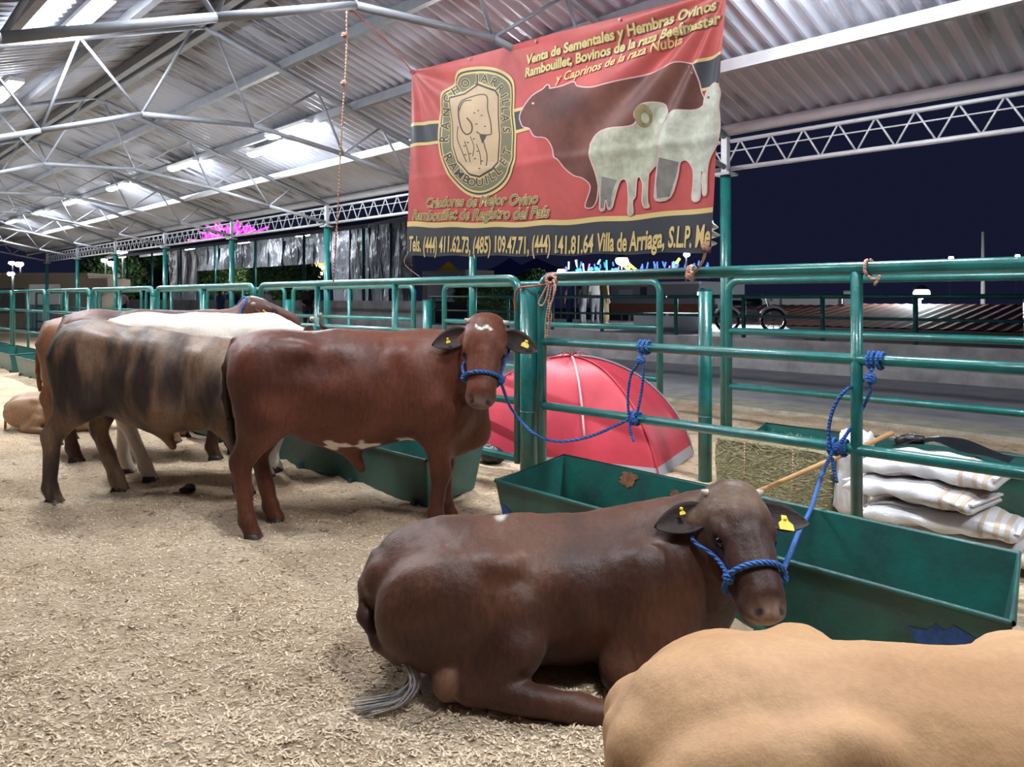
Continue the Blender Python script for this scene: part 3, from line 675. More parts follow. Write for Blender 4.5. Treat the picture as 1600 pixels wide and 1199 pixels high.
# ---- dark brown bull looking away, blue halter
D = thing('bull', 'dark brown bull looking away with short pale horns and a blue halter strap', 'bull', (-4.30, 7.72, -.03), math.radians(3)); D.scale = (1.07,)*3
pd = local_of(D, WY(392, 471, 7.75)); P, HD, ho = standing(pd, ldir(D, (.62, .50, -.34)), ldir(D, (.3, .1, 1)), 1.05, feet=(0, .1, .0, .08))
finish(D, 'bull_d', P, HD, ho, lambda V: lerp((.055, .024, .018), (.12, .045, .032), sstep(noise3(V, 3, 6), .3, .7)), .018, earcol=(.12, .05, .03), ears=((-1, .15, .1), (1, .15, .1)), tags=((.45, .0, .02), None))
PD = P
# ---- orange-brown bull, rump only
E = thing('bull', 'orange-brown bull seen only by its rump and hanging tail', 'bull', (-4.98, 8.5, -.02), math.radians(6))
P, H_, ho = standing((1.8, .1, 1.3), (.45, .1, -.4), (.5, 0, .6), 1.0, tail=((-.16, 0, 1.33), (-.24, -.02, 1.1), (-.24, -.03, .8), (-.22, -.02, .6)))
finish(E, 'bull_e', P, H_, ho, lambda V: lerp((.20, .085, .04), (.30, .135, .065), sstep(noise3(V, 3, 8), .3, .7)), .022, earcol=(.15, .07, .04))
# ---- lying animals
def lying(poll, f, n, hsc, legs=True, near=-1, w=1., tail=None, hooks=.06, ridge=True):
    s = near
    P = [cone((.34, 0, .345), (1.02, 0, .345), .365, .37, .12, (1, .93*w, .86)), ell((.14, 0, .375), (.29, .30*w, .275), .12),
         cone((.0, 0, .50), (.5, 0, .575), .09, .07, .10), cone((.5, 0, .575), (1.1, 0, .58), .07, .09, .10), ell((1.16, 0, .345), (.24, .27, .31), .12)]
    for q in (-1, 1):
        P += [ell((.40, q*.27*w, .545), (.09, .07, hooks), .08), ell((-.10, q*.11, .43), (.07, .07, .08), .07), ell((1.02, q*.26*w, .35), (.20, .13, .28), .06)]
        P += [ell((.20, q*.26*w, .34), (.30, .15, .255), .055), ell((.45, q*.315*w, .28), (.13, .09, .20), .05), ell((.66, q*.37*w, .30), (.035, .03, .2), .07, sub=True)]
        P += [cone((.47, q*.35*w, .22), (.31, q*.37*w, .10), .105, .078, .06), cone((.30, q*.37*w, .09), (.66, q*(.49*w), .062), .072, .056, .04), ell((.71, q*.505*w, .06), (.065, .06, .058), .03), cone((.71, q*.505*w, .058), (.81, q*.53*w, .05), .056, .052, .03)]
        P += [cone((1.05, q*.28*w, .25), (.92, q*.33*w, .12), .13, .10, .06), cone((.92, q*.33*w, .12), (1.24, q*.30*w, .085), .095, .062, .05), ell((1.27, q*.29*w, .08), (.06, .06, .065), .03), cone((1.27, q*.29*w, .07), (1.08, q*.22*w, .05), .045, .04, .03)]
    H = Head(poll, f, n, hsc); nb = H.p(.07, 0, -.10); mid = (np.array((1.2, 0, .45))+nb)/2+np.array((.02, 0, -.01))
    P += [cone((1.08, 0, .42), mid, .27, .20, .12, (1, .85, 1)), cone(mid, nb, .20, .14, .09), cone((.95, 0, .55), (mid[0], mid[1], mid[2]+.10), .10, .11, .10)]
    thr = H.p(.2, 0, -.18); P += [cone((1.33, 0, .24), thr, .12, .06, .10, (1, .7, 1))]+H.prims()
    return P, H
G = thing('bull', 'dark brown bull lying in front of the trough, blue halter and big yellow ear tag', 'bull', (-.47, 3.38, -.015), math.radians(2)); G.scale = (1, 1, .955)
pg = local_of(G, WY(1147, 770, 3.20)); P, HG = lying(pg, ldir(G, (.035, -.31, -.34)), ldir(G, (.22, -1, .75)), 1.06)
for a, b in zip(*(lambda q: (q[:-1], q[1:]))([(-.12, -.02, .50), (-.155, -.08, .40), (-.150, -.15, .29), (-.085, -.22, .21), (.0, -.29, .17)])): P.append(cone(a, b, .034, .03, .03))
P += [ell((.20, -.36, .10), (.06, .06, .075), .03)]
def colG(V):
    n = noise3(V, 3.2, 21); c = lerp((.052, .020, .012), (.115, .046, .026), sstep(n, .3, .7))
    c = lerp2(c, (.20, .10, .06), sstep(.085-np.linalg.norm(V-np.array((.20, -.38, .10)), axis=1), 0, .03))
    q = V-HG.p(0, 0, 0); fr = q @ HG.f; c = lerp2(c, (.17, .105, .068), sstep(.12-np.abs(fr-.04), 0, .1)*.75*sstep(.26-np.linalg.norm(q, axis=1), 0, .08))
    d = np.linalg.norm(V-HG.p(.25, 0, .03), axis=1); c = lerp2(c, (.05, .027, .022), sstep(.16-d, 0, .08)*.5)
    d = np.linalg.norm(V-HG.p(.48, 0, -.03), axis=1); c = lerp2(c, (.24, .16, .125), sstep(.105-d, 0, .05))
    c = lerp2(c, (.5, .46, .42), sstep(.035-np.linalg.norm((V-np.array((.42, -.0, .655)))*np.array((1, .5, .4)), axis=1), 0, .02))
    return c
finish(G, 'bull_g', P, HG, [], colG, .0105, rough=.48, earcol=(.030, .016, .014), ears=((-1, .05, .45), (1, .10, .12)), tags=((.45, -.02, .012), (.45, .035, .034)))
PG = P
switch(G, [(.0, -.29, .17), (.05, -.32, .16), (.07, -.35, .10), (.02, -.38, .05), (-.07, -.40, .035), (-.15, -.41, .025)], .007, M_greyhair, 34, .035)
MB().tube([(.80, -.528, .05), (.84, -.54, .048), (.90, -.555, .040)], [.050, .052, .034], 10).build('hoof', M_hoof, G, True)
Hh = thing('cow', 'large tan cow lying with its rump and back toward us', 'cow', (.42, 2.06, -.02), math.radians(-6)); Hh.scale = (1, 1, 1.04)
P, HH = lying((1.62, -.22, .66), (.28, -.40, -.22), (.2, -.2, 1), 1.05, w=1.02, hooks=.075)
for i in range(len(P)):
    if P[i]['t'] == 0 and P[i]['ra'] in (.09, .07) and abs(P[i]['a'][1]) < 1e-6: P[i]['k'] = .07
P += [cone((-.02, 0, .53), (-.13, 0, .44), .05, .04, .04), cone((-.13, 0, .44), (-.15, .02, .15), .036, .03, .03)]
finish(Hh, 'cow_h', P, HH, [], lambda V: lerp((.44, .238, .108), (.52, .30, .15), sstep(noise3(V, 2.5, 31), .3, .7)), .0125, mot=.18, rough=.6, earcol=(.4, .22, .11))
F = thing('cow', 'tan cow lying far back beside the brindle bull\'s hind legs', 'cow', (-6.0, 9.35, -.02), math.radians(4)); F.scale = (.75, .75, .70)
P, HF = lying((1.75, .10, .75), (.4, .1, -.25), (.3, 0, 1), 1.05)
P += [cone((-.05, 0, .50), (-.17, -.05, .40), .04, .035, .03), cone((-.17, -.05, .40), (-.16, -.1, .05), .03, .025, .03)]
finish(F, 'cow_f', P, HF, [], lambda V: lerp((.33, .19, .105), (.42, .26, .155), sstep(noise3(V, 2.5, 41), .3, .7)), .025, earcol=(.3, .16, .09))
# dung lying on the bedding
for x, y in ((292, 768),):
    Y = 1920/(y-465); c = WY(x, y, Y); mb = MB()
    for k in range(7): mb.ell((c.x+random.gauss(0, .035), c.y+random.gauss(0, .03), .012+.015*random.random()), (.03+.02*random.random(), .03, .022), 10, 6)
    tag(mb.build('dung_pile', mat('dung', (.02, .015, .011), .8), None, True), 'small dark dung pile on the shavings near the brindle bull' if x > 200 else 'small dark clod on the open shavings', 'dung')
# ================================================================ blue rope halters
def rope_mat(name, c, c2):
    m = mat(name, c, .75, 0, 0, 90, .0, 60, col2=c2); nt = m.node_tree; N = nt.nodes; L = nt.links
    tc = N.new('ShaderNodeTexCoord'); wv = N.new('ShaderNodeTexWave'); wv.inputs['Scale'].default_value = 28; wv.wave_type = 'BANDS'; wv.bands_direction = 'DIAGONAL'
    L.new(tc.outputs['Object'], wv.inputs['Vector']); bp = N.new('ShaderNodeBump'); bp.inputs['Strength'].default_value = .8; bp.inputs['Distance'].default_value = .008
    L.new(wv.outputs['Fac'], bp.inputs['Height']); L.new(bp.outputs['Normal'], N['Principled BSDF'].inputs['Normal']); return m
M_rope = rope_mat('blue_rope', (.04, .16, .50), (.02, .08, .30)); M_twine = rope_mat('faded_pink_twine', (.62, .33, .25), (.45, .26, .20)); M_redtwine = rope_mat('red_twine', (.55, .10, .07), (.4, .06, .05))
def ring_on(P, h, fpos, r, tilt=0., a0=0., a1=6.2832, n=40, nc=-.04):
    out = []
    for k in range(n+1):
        a = a0+(a1-a0)*k/n; c = h.p(fpos, 0, nc); d = h.s*math.cos(a)+h.n*math.sin(a)+h.f*tilt*math.sin(a); d = d/np.linalg.norm(d)
        ts = np.linspace(0, .35, 90); D = eval_sdf(P, c+d*ts[:, None]); i = int(np.argmax(D > 0)); out.append(Vector(c+d*(ts[i]+r*.8)))
    return out
def on_surf(P, h, pts, r):          # push points out of the head until they clear the skin
    out = []
    for f, s, n in pts:
        p = h.p(f, s, n); c = h.p(f, 0, -.05); d = p-c; d = d/np.linalg.norm(d); ts = np.linspace(0, .35, 90)
        i = int(np.argmax(eval_sdf(P, c+d*ts[:, None]) > 0)); out.append(Vector(c+d*(ts[i]+r*.8)))
    return out
def knot(mb, c, r, s, n=7):
    c = Vector(c)
    for k in range(n):
        a = Vector((random.gauss(0, 1), random.gauss(0, 1), random.gauss(0, 1))).normalized(); b = a.orthogonal().normalized(); d = a.cross(b)
        mb.tube([c+(b*math.cos(t)+d*math.sin(t))*s+a*random.gauss(0, s*.25) for t in [6.283*j/10 for j in range(11)]], r, 7)
def halter(name_label, root, P, h, r, lead_world, extra=None):
    o = thing('rope_halter', name_label, 'halter', tuple(root.location), root.rotation_euler.z); o.scale = root.scale
    MB().tube(ring_on(P, h, .335, r, -.15), r, 8).build('noseband', M_rope, o, True)
    for s in (-1, 1): MB().tube(smooth_path(on_surf(P, h, [(.335, s*.1, -.03), (.24, s*.12, -.07), (.14, s*.13, -.09), (.05, s*.12, -.12)], r), 5), r*.75, 7).build('cheek_strap', M_rope, o, True)
    k = MB(); ks = on_surf(P, h, [(.335, .1, -.03), (.335, -.1, -.03)], r); knot(k, ks[0], r*.9, r*2.0); k.build('knot', M_rope, o, True); k = MB(); knot(k, ks[1], r*.8, r*1.5, 5); k.build('knot', M_rope, o, True)
    if lead_world:
        st = wm(o) @ ks[0]
        wb(MB().tube(smooth_path([st]+[Vector(p) for p in lead_world], 10), r*.95, 8), 'lead_rope', M_rope, o, True)
    return o
RL = lambda x, z, off=0.: None
def fpt(x, y, dv=0.): return WV(x, y, FV+dv)
def wrap(x, z, r, turns=2.2, R=.05, du=.03, start=0.):
    base = WV(x, 465, FV); u = U_of(base); return [UV(u-du*turns*(k/24.)/1., FV, z)+(D2*math.cos(start+6.283*k/12)+Vector((0, 0, 1))*math.sin(start+6.283*k/12))*R for k in range(int(12*turns)+1)]
hA = halter('blue rope halter on the reddish bull, tied to the fence rail', A, PA, HA, .0125, [fpt(800, 640, -.42), fpt(835, 678, -.35), fpt(872, 690, -.25), fpt(920, 683, -.16), fpt(965, 664, -.08), fpt(985, 655, -.055)])
RR = .011
for x, z, t in ((986, .655, 2.4), (1000, 1.215, 2.6)): wb(MB().tube(wrap(x, z, RR, t), RR, 7), 'rail_hitch', M_rope, hA, True)
for pts in ([fpt(994, 652, -.06), fpt(1001, 620, -.06), fpt(1005, 585, -.06), fpt(1003, 566, -.06)], [fpt(983, 655, -.06), fpt(981, 620, -.07), fpt(986, 585, -.07), fpt(996, 570, -.06), fpt(1002, 552, -.05)], [fpt(984, 660, -.06), fpt(985, 675, -.07), fpt(991, 690, -.07)]):
    wb(MB().tube(smooth_path(pts, 8), RR, 7), 'rope_loop', M_rope, hA, True)
for c in (fpt(1001, 563, -.06), fpt(990, 657, -.06)): k = MB(); knot(k, c, RR, .024, 8); wb(k, 'knot', M_rope, hA, True)
hG = halter('blue rope halter on the lying brown bull, tied high to the fence', G, PG, HG, .0125, [WY(1236, 862, 3.25), WY(1250, 828, 3.6), WY(1268, 793, 4.1), fpt(1284, 742, -.2), fpt(1302, 704, -.06)])
for x, z, t in ((1295, .655, 2.0), (1315, .655, 1.6), (1357, 1.215, 1.6), (1372, 1.215, 1.5)): wb(MB().tube(wrap(x, z, RR, t), RR, 7), 'rail_hitch', M_rope, hG, True)
for pts in ([fpt(1298, 705, -.06), fpt(1295, 670, -.08), fpt(1304, 635, -.08), fpt(1322, 610, -.08), fpt(1345, 598, .06), fpt(1358, 588, -.05)], [fpt(1312, 695, -.06), fpt(1330, 668, -.02), fpt(1350, 635, .05), fpt(1360, 610, -.05), fpt(1356, 590, -.06), fpt(1364, 575, -.05)], [fpt(1300, 715, -.06), fpt(1303, 735, -.07), fpt(1308, 755, -.07)]):
    wb(MB().tube(smooth_path(pts, 8), RR, 7), 'rope_loop', M_rope, hG, True)
for c in (fpt(1360, 592, -.06), fpt(1310, 700, -.06)): k = MB(); knot(k, c, RR, .026, 9); wb(k, 'knot', M_rope, hG, True)
hD = thing('rope_halter', 'blue halter strap behind the horns of the dark brown bull looking away', 'halter', tuple(D.location), D.rotation_euler.z); hD.scale = D.scale
MB().tube(ring_on(PD, HD, -.06, .012, 0, nc=-.12), .012, 7).build('neck_strap', M_rope, hD, True)
# ================================================================ banner
SB = [(6.39, 2.02), (2.87, 1.91)]          # bottom corners (u, z) left, right
ST = [(5.80, 3.70), (2.53, 3.51)]
BV0, BV1 = 4.60, 4.24                       # the banner leans: lateral distance at its foot and head
def ban(s, t, off=0.):
    b = [SB[0][i]+(SB[1][i]-SB[0][i])*s for i in (0, 1)]; a = [ST[0][i]+(ST[1][i]-ST[0][i])*s for i in (0, 1)]
    u = b[0]+(a[0]-b[0])*t; z = b[1]+(a[1]-b[1])*t
    dx = (1-s)*3.4; dz = (1-t)*1.7; rad = math.hypot(dx, dz)+1e-6; an = math.atan2(dz, dx)
    w = .022*math.sin(an*17+.6)*math.exp(-((rad-.75)/.75)**2)*min(1, rad*2.5)+.004*math.sin(an*29)*math.exp(-((rad-.5)/.45)**2)*min(1, rad*3)
    dx2 = s*3.4; r2 = math.hypot(dx2, dz)+1e-6; an2 = math.atan2(dz, dx2); w += .012*math.sin(an2*15)*math.exp(-((r2-.5)/.5)**2)*min(1, r2*3)
    w += .010*math.sin(s*11+t*2)+.012*math.exp(-((t-.43-.03*s)/.022)**2)*(.3+.7*s)+.010*math.sin(s*46)*max(0, .25-t)*2
    w += .04*math.sin(math.pi*s)*math.sin(math.pi*t)
    z += -.010*math.sin(math.pi*s)*(1-t)+.006*math.sin(s*37)*(1-t)
    return UV(u, BV0+(BV1-BV0)*t-w-off, z)
def px2st(x, y):
    s, t = .5, .5
    for _ in range(14):
        Y = 1656*(BV0+(BV1-BV0)*t-.02)/(x+340.); p = Vector(((x-800)/1200*Y, Y, 0)); u = U_of(p); z = 1.6-(y-465)/1200*Y
        ub = SB[0][0]+(ST[0][0]-SB[0][0])*t; ue = SB[1][0]+(ST[1][0]-SB[1][0])*t; s = (ub-u)/(ub-ue)
        zb = SB[0][1]+(SB[1][1]-SB[0][1])*s; zt = ST[0][1]+(ST[1][1]-ST[0][1])*s; t = (z-zb)/(zt-zb)
    return s, t
M_bred = mat('banner_red', (.62, .125, .12), .45, 0, .25, 2, spec=.4); M_bblk = mat('banner_charcoal', (.060, .064, .078), .5); M_bgold = mat('banner_gold', (.72, .55, .24), .5)
M_btan = mat('banner_tan', (.66, .48, .30), .5, 0, .15, 3); M_bbrown = mat('banner_brown', (.10, .042, .038), .5, 0, 0, 2.2, col2=(.22, .085, .065)); M_bwool = mat('banner_wool', (.55, .56, .44), .5, 0, 0, 9, col2=(.34, .34, .25)); M_bwool2 = mat('banner_wool_pale', (.66, .68, .58), .5, 0, 0, 9, col2=(.42, .43, .35))
M_bhorn = mat('banner_horn', (.33, .27, .14), .5, 0, .4, 20); M_bink = mat('banner_ink', (.10, .075, .06), .5); M_bpink = mat('banner_outline', (.78, .50, .50), .5); M_bolive = mat('banner_olive', (.20, .19, .12), .5); M_bshade = mat('banner_leg_grey', (.27, .26, .23), .5, 0, 0, 9, col2=(.17, .16, .15))
bo = uv_thing('vinyl_banner', 'red and charcoal vinyl banner with livestock and gold lettering hung over the fence', 'banner', 4.8, FV, 1.9)
wb(MB().grid(lambda a, b: ban(a, b), 300, 150), 'cloth', M_bred, bo, True)
def art(name, polys, m, layer, sub=.011, parent=None, raw=None):
    bm = bmesh.new()
    if raw is not None: bm.from_mesh(raw)
    else:
        for poly in polys:
            vv = [bm.verts.new((s, t, 0)) for s, t in poly]; es = [bm.edges.new((vv[i], vv[(i+1) % len(vv)])) for i in range(len(vv))]
            bmesh.ops.triangle_fill(bm, edges=es, use_beauty=True)
    xs = [v.co.x for v in bm.verts]; ys = [v.co.y for v in bm.verts]
    if not xs: return None
    for ax, lo, hi, st in ((0, min(xs), max(xs), sub*.5), (1, min(ys), max(ys), sub)):
        k = math.floor(lo/st)+1
        while k*st < hi:
            co = (k*st, 0, 0) if ax == 0 else (0, k*st, 0); no = (1, 0, 0) if ax == 0 else (0, 1, 0)
            bmesh.ops.bisect_plane(bm, geom=bm.verts[:]+bm.edges[:]+bm.faces[:], plane_co=co, plane_no=no); k += 1
    for v in bm.verts: v.co = ban(v.co.x, v.co.y, .0014*layer+.0035)
    me = bpy.data.meshes.new(name); bm.to_mesh(me); bm.free(); me.transform(wm(bo).inverted()); me.polygons.foreach_set('use_smooth', [True]*len(me.polygons))
    return obj(name, me, m, parent or bo)
def soft(pts, n=4): q = smooth_path([Vector((x, y, 0)) for x, y in list(pts)+[pts[0]]], n); return [(p.x, p.y) for p in q[:-1]]
def pxpoly(pts, ox=0, oy=0, sc=1.): return [px2st(ox+x*sc, oy+y*sc) for x, y in pts]
def band(tl, tr, bl, br, name, m, layer): art(name, [[(0, tl), (1, tr), (1, br), (0, bl)]], m, layer)
def grow(poly, d):
    p = np.array(poly, float); c = p.mean(0); nx = np.roll(p, -1, 0)-np.roll(p, 1, 0); nr = np.stack([nx[:, 1], -nx[:, 0]], 1); nr /= np.linalg.norm(nr, axis=1)[:, None]+1e-9
    a = .5*np.sum(p[:, 0]*np.roll(p[:, 1], -1)-np.roll(p[:, 0], -1)*p[:, 1]); return [tuple(q) for q in p+nr*d*(1 if a > 0 else -1)]
def tpx(x, y): return px2st(x, y)[1]
def clampst(P_): return [(min(max(a_, 0.), 1.), min(max(b_, 0.), 1.)) for a_, b_ in P_]
def pband(name, top, bot, m, layer): art(name, [clampst([px2st(*p) for p in top]+[px2st(*p) for p in bot[::-1]])], m, layer)
def shift(L_, d): return [(x, y+d) for x, y in L_]
low = [(625, 347), (700, 347), (790, 346), (880, 342), (1000, 334), (1125, 322)]
pband('bottom_band', low, [(620, 420), (880, 424), (1125, 410)], M_bblk, 0); pband('gold_rule', low, shift(low, 8), M_bgold, 1)
mt_ = [(635, 194), (690, 187), (806, 170), (930, 140), (1075, 98), (1145, 76)]; mb2 = [(635, 231), (690, 224), (806, 209), (930, 178), (1075, 145), (1145, 131)]
pband('middle_band', mt_, mb2, M_bblk, 0); pband('gold_rule', mt_, shift(mt_, 5), M_bgold, 1); pband('gold_rule', shift(mb2, -5), mb2, M_bgold, 1)
O3 = (800, 100, .2125)
bullp = [(75,400),(80,365),(110,305),(165,235),(240,190),(268,160),(285,165),(290,185),(380,165),(462,132),(490,165),(600,178),(700,155),(900,95),(1100,35),(1200,-10),(1290,-8),(1335,20),(1360,120),(1372,200),(1390,290),(1200,400),(1000,560),(760,700),(660,740),(645,900),(630,1000),(600,1050),(560,1050),(560,1020),(600,900),(545,835),(480,812),(410,760),(365,700),(335,680),(320,610),(275,545),(190,530),(150,470),(100,455)]
bullp = soft(bullp, 3)
art('bull_outline', [pxpoly(grow(bullp, 9), *O3)], M_bpink, 2); art('bull_print', [pxpoly(bullp, *O3)], M_bbrown, 3)
ram = [(600,590),(640,520),(720,480),(880,460),(930,420),(920,370),(950,310),(1020,285),(1100,290),(1130,340),(1145,400),(1100,450),(1085,600),(1080,720),(1025,790),(1010,830),(1000,1000),(1012,1045),(985,1048),(970,1000),(975,880),(945,820),(920,850),(915,960),(892,1000),(895,1088),(865,1092),(868,980),(850,850),(800,850),(765,950),(740,1050),(715,1058),(706,985),(692,1000),(685,1068),(660,1068),(662,950),(640,800),(605,690)]
ewe = [(1100,450),(1140,400),(1180,350),(1300,340),(1385,312),(1400,250),(1430,180),(1500,140),(1530,200),(1520,300),(1525,400),(1520,550),(1490,620),(1450,700),(1432,800),(1425,945),(1402,945),(1400,790),(1388,800),(1380,900),(1370,992),(1318,992),(1325,880),(1320,770),(1270,702),(1220,720),(1200,830),(1150,980),(1060,1000),(1060,900),(1085,700),(1080,560)]
ram = soft(ram, 3); ewe = soft(ewe, 3)
art('ewe_outline', [pxpoly(grow(ewe, 8), *O3)], M_bpink, 4); art('ewe_print', [pxpoly(ewe, *O3)], M_bwool2, 5)
art('ewe_legs', [pxpoly([(1090,690),(1215,720),(1195,830),(1150,975),(1068,990),(1066,900)], *O3)], M_bshade, 6)
art('ram_outline', [pxpoly(grow(ram, 8), *O3)], M_bpink, 6); art('ram_print', [pxpoly(ram, *O3)], M_bwool, 7)
circ = lambda cx, cy, rx, ry, n=28, a0=0: [(cx+rx*math.cos(6.283*k/n+a0), cy+ry*math.sin(6.283*k/n+a0)) for k in range(n)]
art('ram_horn', [pxpoly(circ(975, 380, 56, 85), *O3)], M_bhorn, 8); art('ram_ear', [pxpoly(circ(985, 395, 24, 38), *O3)], M_bwool, 9); art('ram_face', [pxpoly(circ(1095, 375, 42, 62), *O3)], M_bwool2, 8)
art('ram_legs', [pxpoly([(680,830),(780,850),(745,940),(735,1045),(715,1050),(706,985),(692,1000),(685,1060),(664,1060),(668,950)], *O3)], M_bshade, 8)
art('bull_eye', [pxpoly(circ(172, 290, 10, 8), *O3)], M_bpink, 4); art('ewe_eye', [pxpoly(circ(1437, 240, 14, 9), *O3)], M_bink, 6)
# emblem
O1 = (680, 90, .1918)
outer = [(30,480),(45,350),(60,270),(140,210),(155,150),(200,95),(330,70),(450,75),(560,110),(640,180),(658,290),(658,440),(678,600),(675,760),(665,860),(600,1010),(500,1100),(380,1135),(250,1100),(130,980),(60,830),(35,680)]
cen = np.array((350, 610)); outer = soft(outer, 5); scl = lambda poly, k: [tuple(cen+(np.array(p)-cen)*k) for p in poly]
art('emblem_edge', [pxpoly(outer, *O1)], M_bgold, 2); art('emblem_ring', [pxpoly(scl(outer, .955), *O1)], M_bblk, 3); art('emblem_rule', [pxpoly(scl(outer, .925), *O1)], M_bgold, 4); art('emblem_field', [pxpoly(scl(outer, .895), *O1)], M_bolive, 5)
shield = [(128,335),(240,300),(350,225),(430,255),(495,278),(522,320),(525,480),(540,650),(527,850),(480,905),(375,958),(300,940),(200,840),(160,720),(148,500)]
c2 = np.array((345, 600)); sc2 = lambda k: [tuple(c2+(np.array(p)-c2)*k) for p in shield]
art('shield_edge', [pxpoly(sc2(1.09), *O1)], M_bgold, 6); art('shield_border', [pxpoly(sc2(1.045), *O1)], M_bblk, 7); art('shield_field', [pxpoly(shield, *O1)], M_btan, 8)
def ribbon(pts, w):
    q = [np.array(p[:2]) for p in smooth_path([Vector((x, y, 0)) for x, y in pts], 6)]; L_, R_ = [], []
    for i in range(len(q)):
        t = q[min(i+1, len(q)-1)]-q[max(i-1, 0)]; t = t/(np.linalg.norm(t)+1e-9); nn = np.array((-t[1], t[0]))*w*.5; L_.append(tuple(q[i]+nn)); R_.append(tuple(q[i]-nn))
    return L_+R_[::-1]
for pts, w in (([(200,400),(225,350),(290,320),(380,298),(430,320),(438,420),(465,520),(475,600),(465,628),(390,625),(350,600)], 9), ([(200,400),(205,500),(230,590),(270,625),(310,600),(310,540),(270,490)], 11), ([(205,440),(235,360),(300,345)], 8), ([(195,560),(190,660),(230,760),(270,850)], 7), ([(400,640),(420,720),(440,800),(435,880)], 8), ([(300,640),(330,720),(320,800)], 6), ([(250,680),(280,760),(300,850)], 6), ([(350,700),(380,780),(390,870)], 6)):
    art('ram_line', [pxpoly(ribbon(pts, w), *O1)], M_bink, 9)
art('ram_throat', [pxpoly([(375,630),(440,628),(425,660),(400,700)], *O1)], M_bink, 9)
for x, y in ((250,720),(280,690),(300,780),(340,820),(360,760),(330,660),(400,840),(380,900),(260,790),(350,540),(390,470),(360,430),(420,560),(330,450)): art('ram_fleck', [pxpoly(circ(x, y, 10, 5, 8, .6), *O1)], M_bink, 9)
# lettering
def text_raw(body, shear=0., bold=0.):
    cu = bpy.data.curves.new('t', 'FONT'); cu.body = body; cu.shear = shear; cu.offset = bold; cu.resolution_u = 3; cu.fill_mode = 'FRONT' if False else cu.fill_mode
    to = bpy.data.objects.new('t', cu); COL.objects.link(to); bpy.context.view_layer.update()
    me = bpy.data.meshes.new_from_object(to.evaluated_get(bpy.context.evaluated_depsgraph_get())); bpy.data.objects.remove(to); bpy.data.curves.remove(cu); return me
def text_line(name, body, p0, p1, hpx, m, layer, shear=0., bold=0., outline=None, parent=None):
    for k, (mm, bo_, ly) in enumerate(([(outline, bold+.045, layer)] if outline else [])+[(m, bold, layer+1)]):
        me = text_raw(body, shear, bo_); co = np.empty(len(me.vertices)*3); me.vertices.foreach_get('co', co); co = co.reshape(-1, 3)
        if k == 0: ref = text_raw(body, shear, bold); rc = np.empty(len(ref.vertices)*3); ref.vertices.foreach_get('co', rc); rc = rc.reshape(-1, 3); x0, x1 = rc[:, 0].min(), rc[:, 0].max()
        fx = (co[:, 0]-x0)/(x1-x0); fy_ = co[:, 1]/.70
        s0 = px2st(*p0); s1 = px2st(*p1); h0 = px2st(p0[0], p0[1]-hpx[0])[1]-s0[1]; h1 = px2st(p1[0], p1[1]-hpx[1])[1]-s1[1]
        ss = s0[0]+(s1[0]-s0[0])*fx; tt = s0[1]+(s1[1]-s0[1])*fx+(h0+(h1-h0)*fx)*fy_
        me.vertices.foreach_set('co', np.stack([ss, tt, np.zeros(len(ss))], 1).ravel()); art(name, None, mm, ly, .03, raw=me)
text_line('lettering', 'Venta de Sementales y Hembras Ovinos', (824, 101), (1118, 14), (14, 17), M_bgold, 4, .05, .030, outline=M_bolive)
text_line('lettering', 'Rambouillet, Bovinos de la raza Beefmaster', (823, 121), (1124, 35), (14, 17), M_bgold, 4, .05, .030, outline=M_bolive)
text_line('lettering', 'y Caprinos de la raza Nubia,', (870, 130), (1066, 66), (13, 15), M_bgold, 4, .2, .02)
text_line('lettering', 'Criadores de Mejor Ovino', (668, 324), (843, 317), (15, 17), M_bolive, 5, .3, .0, outline=M_bgold)
text_line('lettering', 'Rambouillet de Registro del País', (645, 344), (861, 339), (15, 18), M_bolive, 5, .3, .0, outline=M_bgold)
text_line('lettering', 'Tels. (444) 411.62.73, (485) 109.47.71, (444) 141.81.64', (639, 393), (928, 393), (23, 27), M_bgold, 4, .12, .028)
text_line('lettering', 'Villa de Arriaga, S.L.P. Me', (934, 392), (1108, 383), (27, 34), M_bgold, 4, .08, .028)
def ring_letter(ch, cx, cy, ang, size, mm, ly_, bold):
    me = text_raw(ch, 0, bold); co = np.empty(len(me.vertices)*3); me.vertices.foreach_get('co', co); co = co.reshape(-1, 3)
    xm = (co[:, 0].min()+co[:, 0].max())/2; ca, sa = math.cos(ang), math.sin(ang); lx = (co[:, 0]-xm)*size; ly = (co[:, 1]-.35)*size
    st = np.array([px2st(680+(cx+ca*x+sa*y)*.1918, 90+(cy+sa*x-ca*y)*.1918) for x, y in zip(lx, ly)])
    me.vertices.foreach_set('co', np.concatenate([st, np.zeros((len(st), 1))], 1).ravel()); art('ring_letter', None, mm, ly_, .05, raw=me)
for ch, x, y, a in (('R',82,660,-1.55),('A',84,555,-1.5),('N',95,445,-1.45),('C',108,335,-1.2),('H',160,262,-.6),('O',240,205,-.35),('J',335,165,0),('A',405,168,.15),('R',490,200,.5),('R',545,255,.8),('I',572,312,1.1),('L',590,368,1.3),('L',588,428,1.45),('A',590,495,1.5),('S',600,590,1.6),
                   ('R',125,815,1.05),('A',165,885,.9),('M',215,945,.7),('B',270,985,.45),('O',310,1008,.2),('U',375,1010,0),('I',430,992,-.2),('L',480,965,-.4),('L',530,920,-.6),('E',578,850,-.95),('T',605,765,-1.25)):
    ring_letter(ch, x, y, a, 92, M_bgold, 6, .075); ring_letter(ch, x, y, a, 92, M_bblk, 7, .02)
for s_, t_ in ((.01, .99), (.01, .55), (.012, .02), (.25, .985), (.5, .985), (.75, .985), (.988, .03), (.3, .02), (.6, .02)):
    art('eyelet', [[(s_+.0035*math.cos(k*.6283), t_+.007*math.sin(k*.6283)) for k in range(10)]], M_steelb, 10)
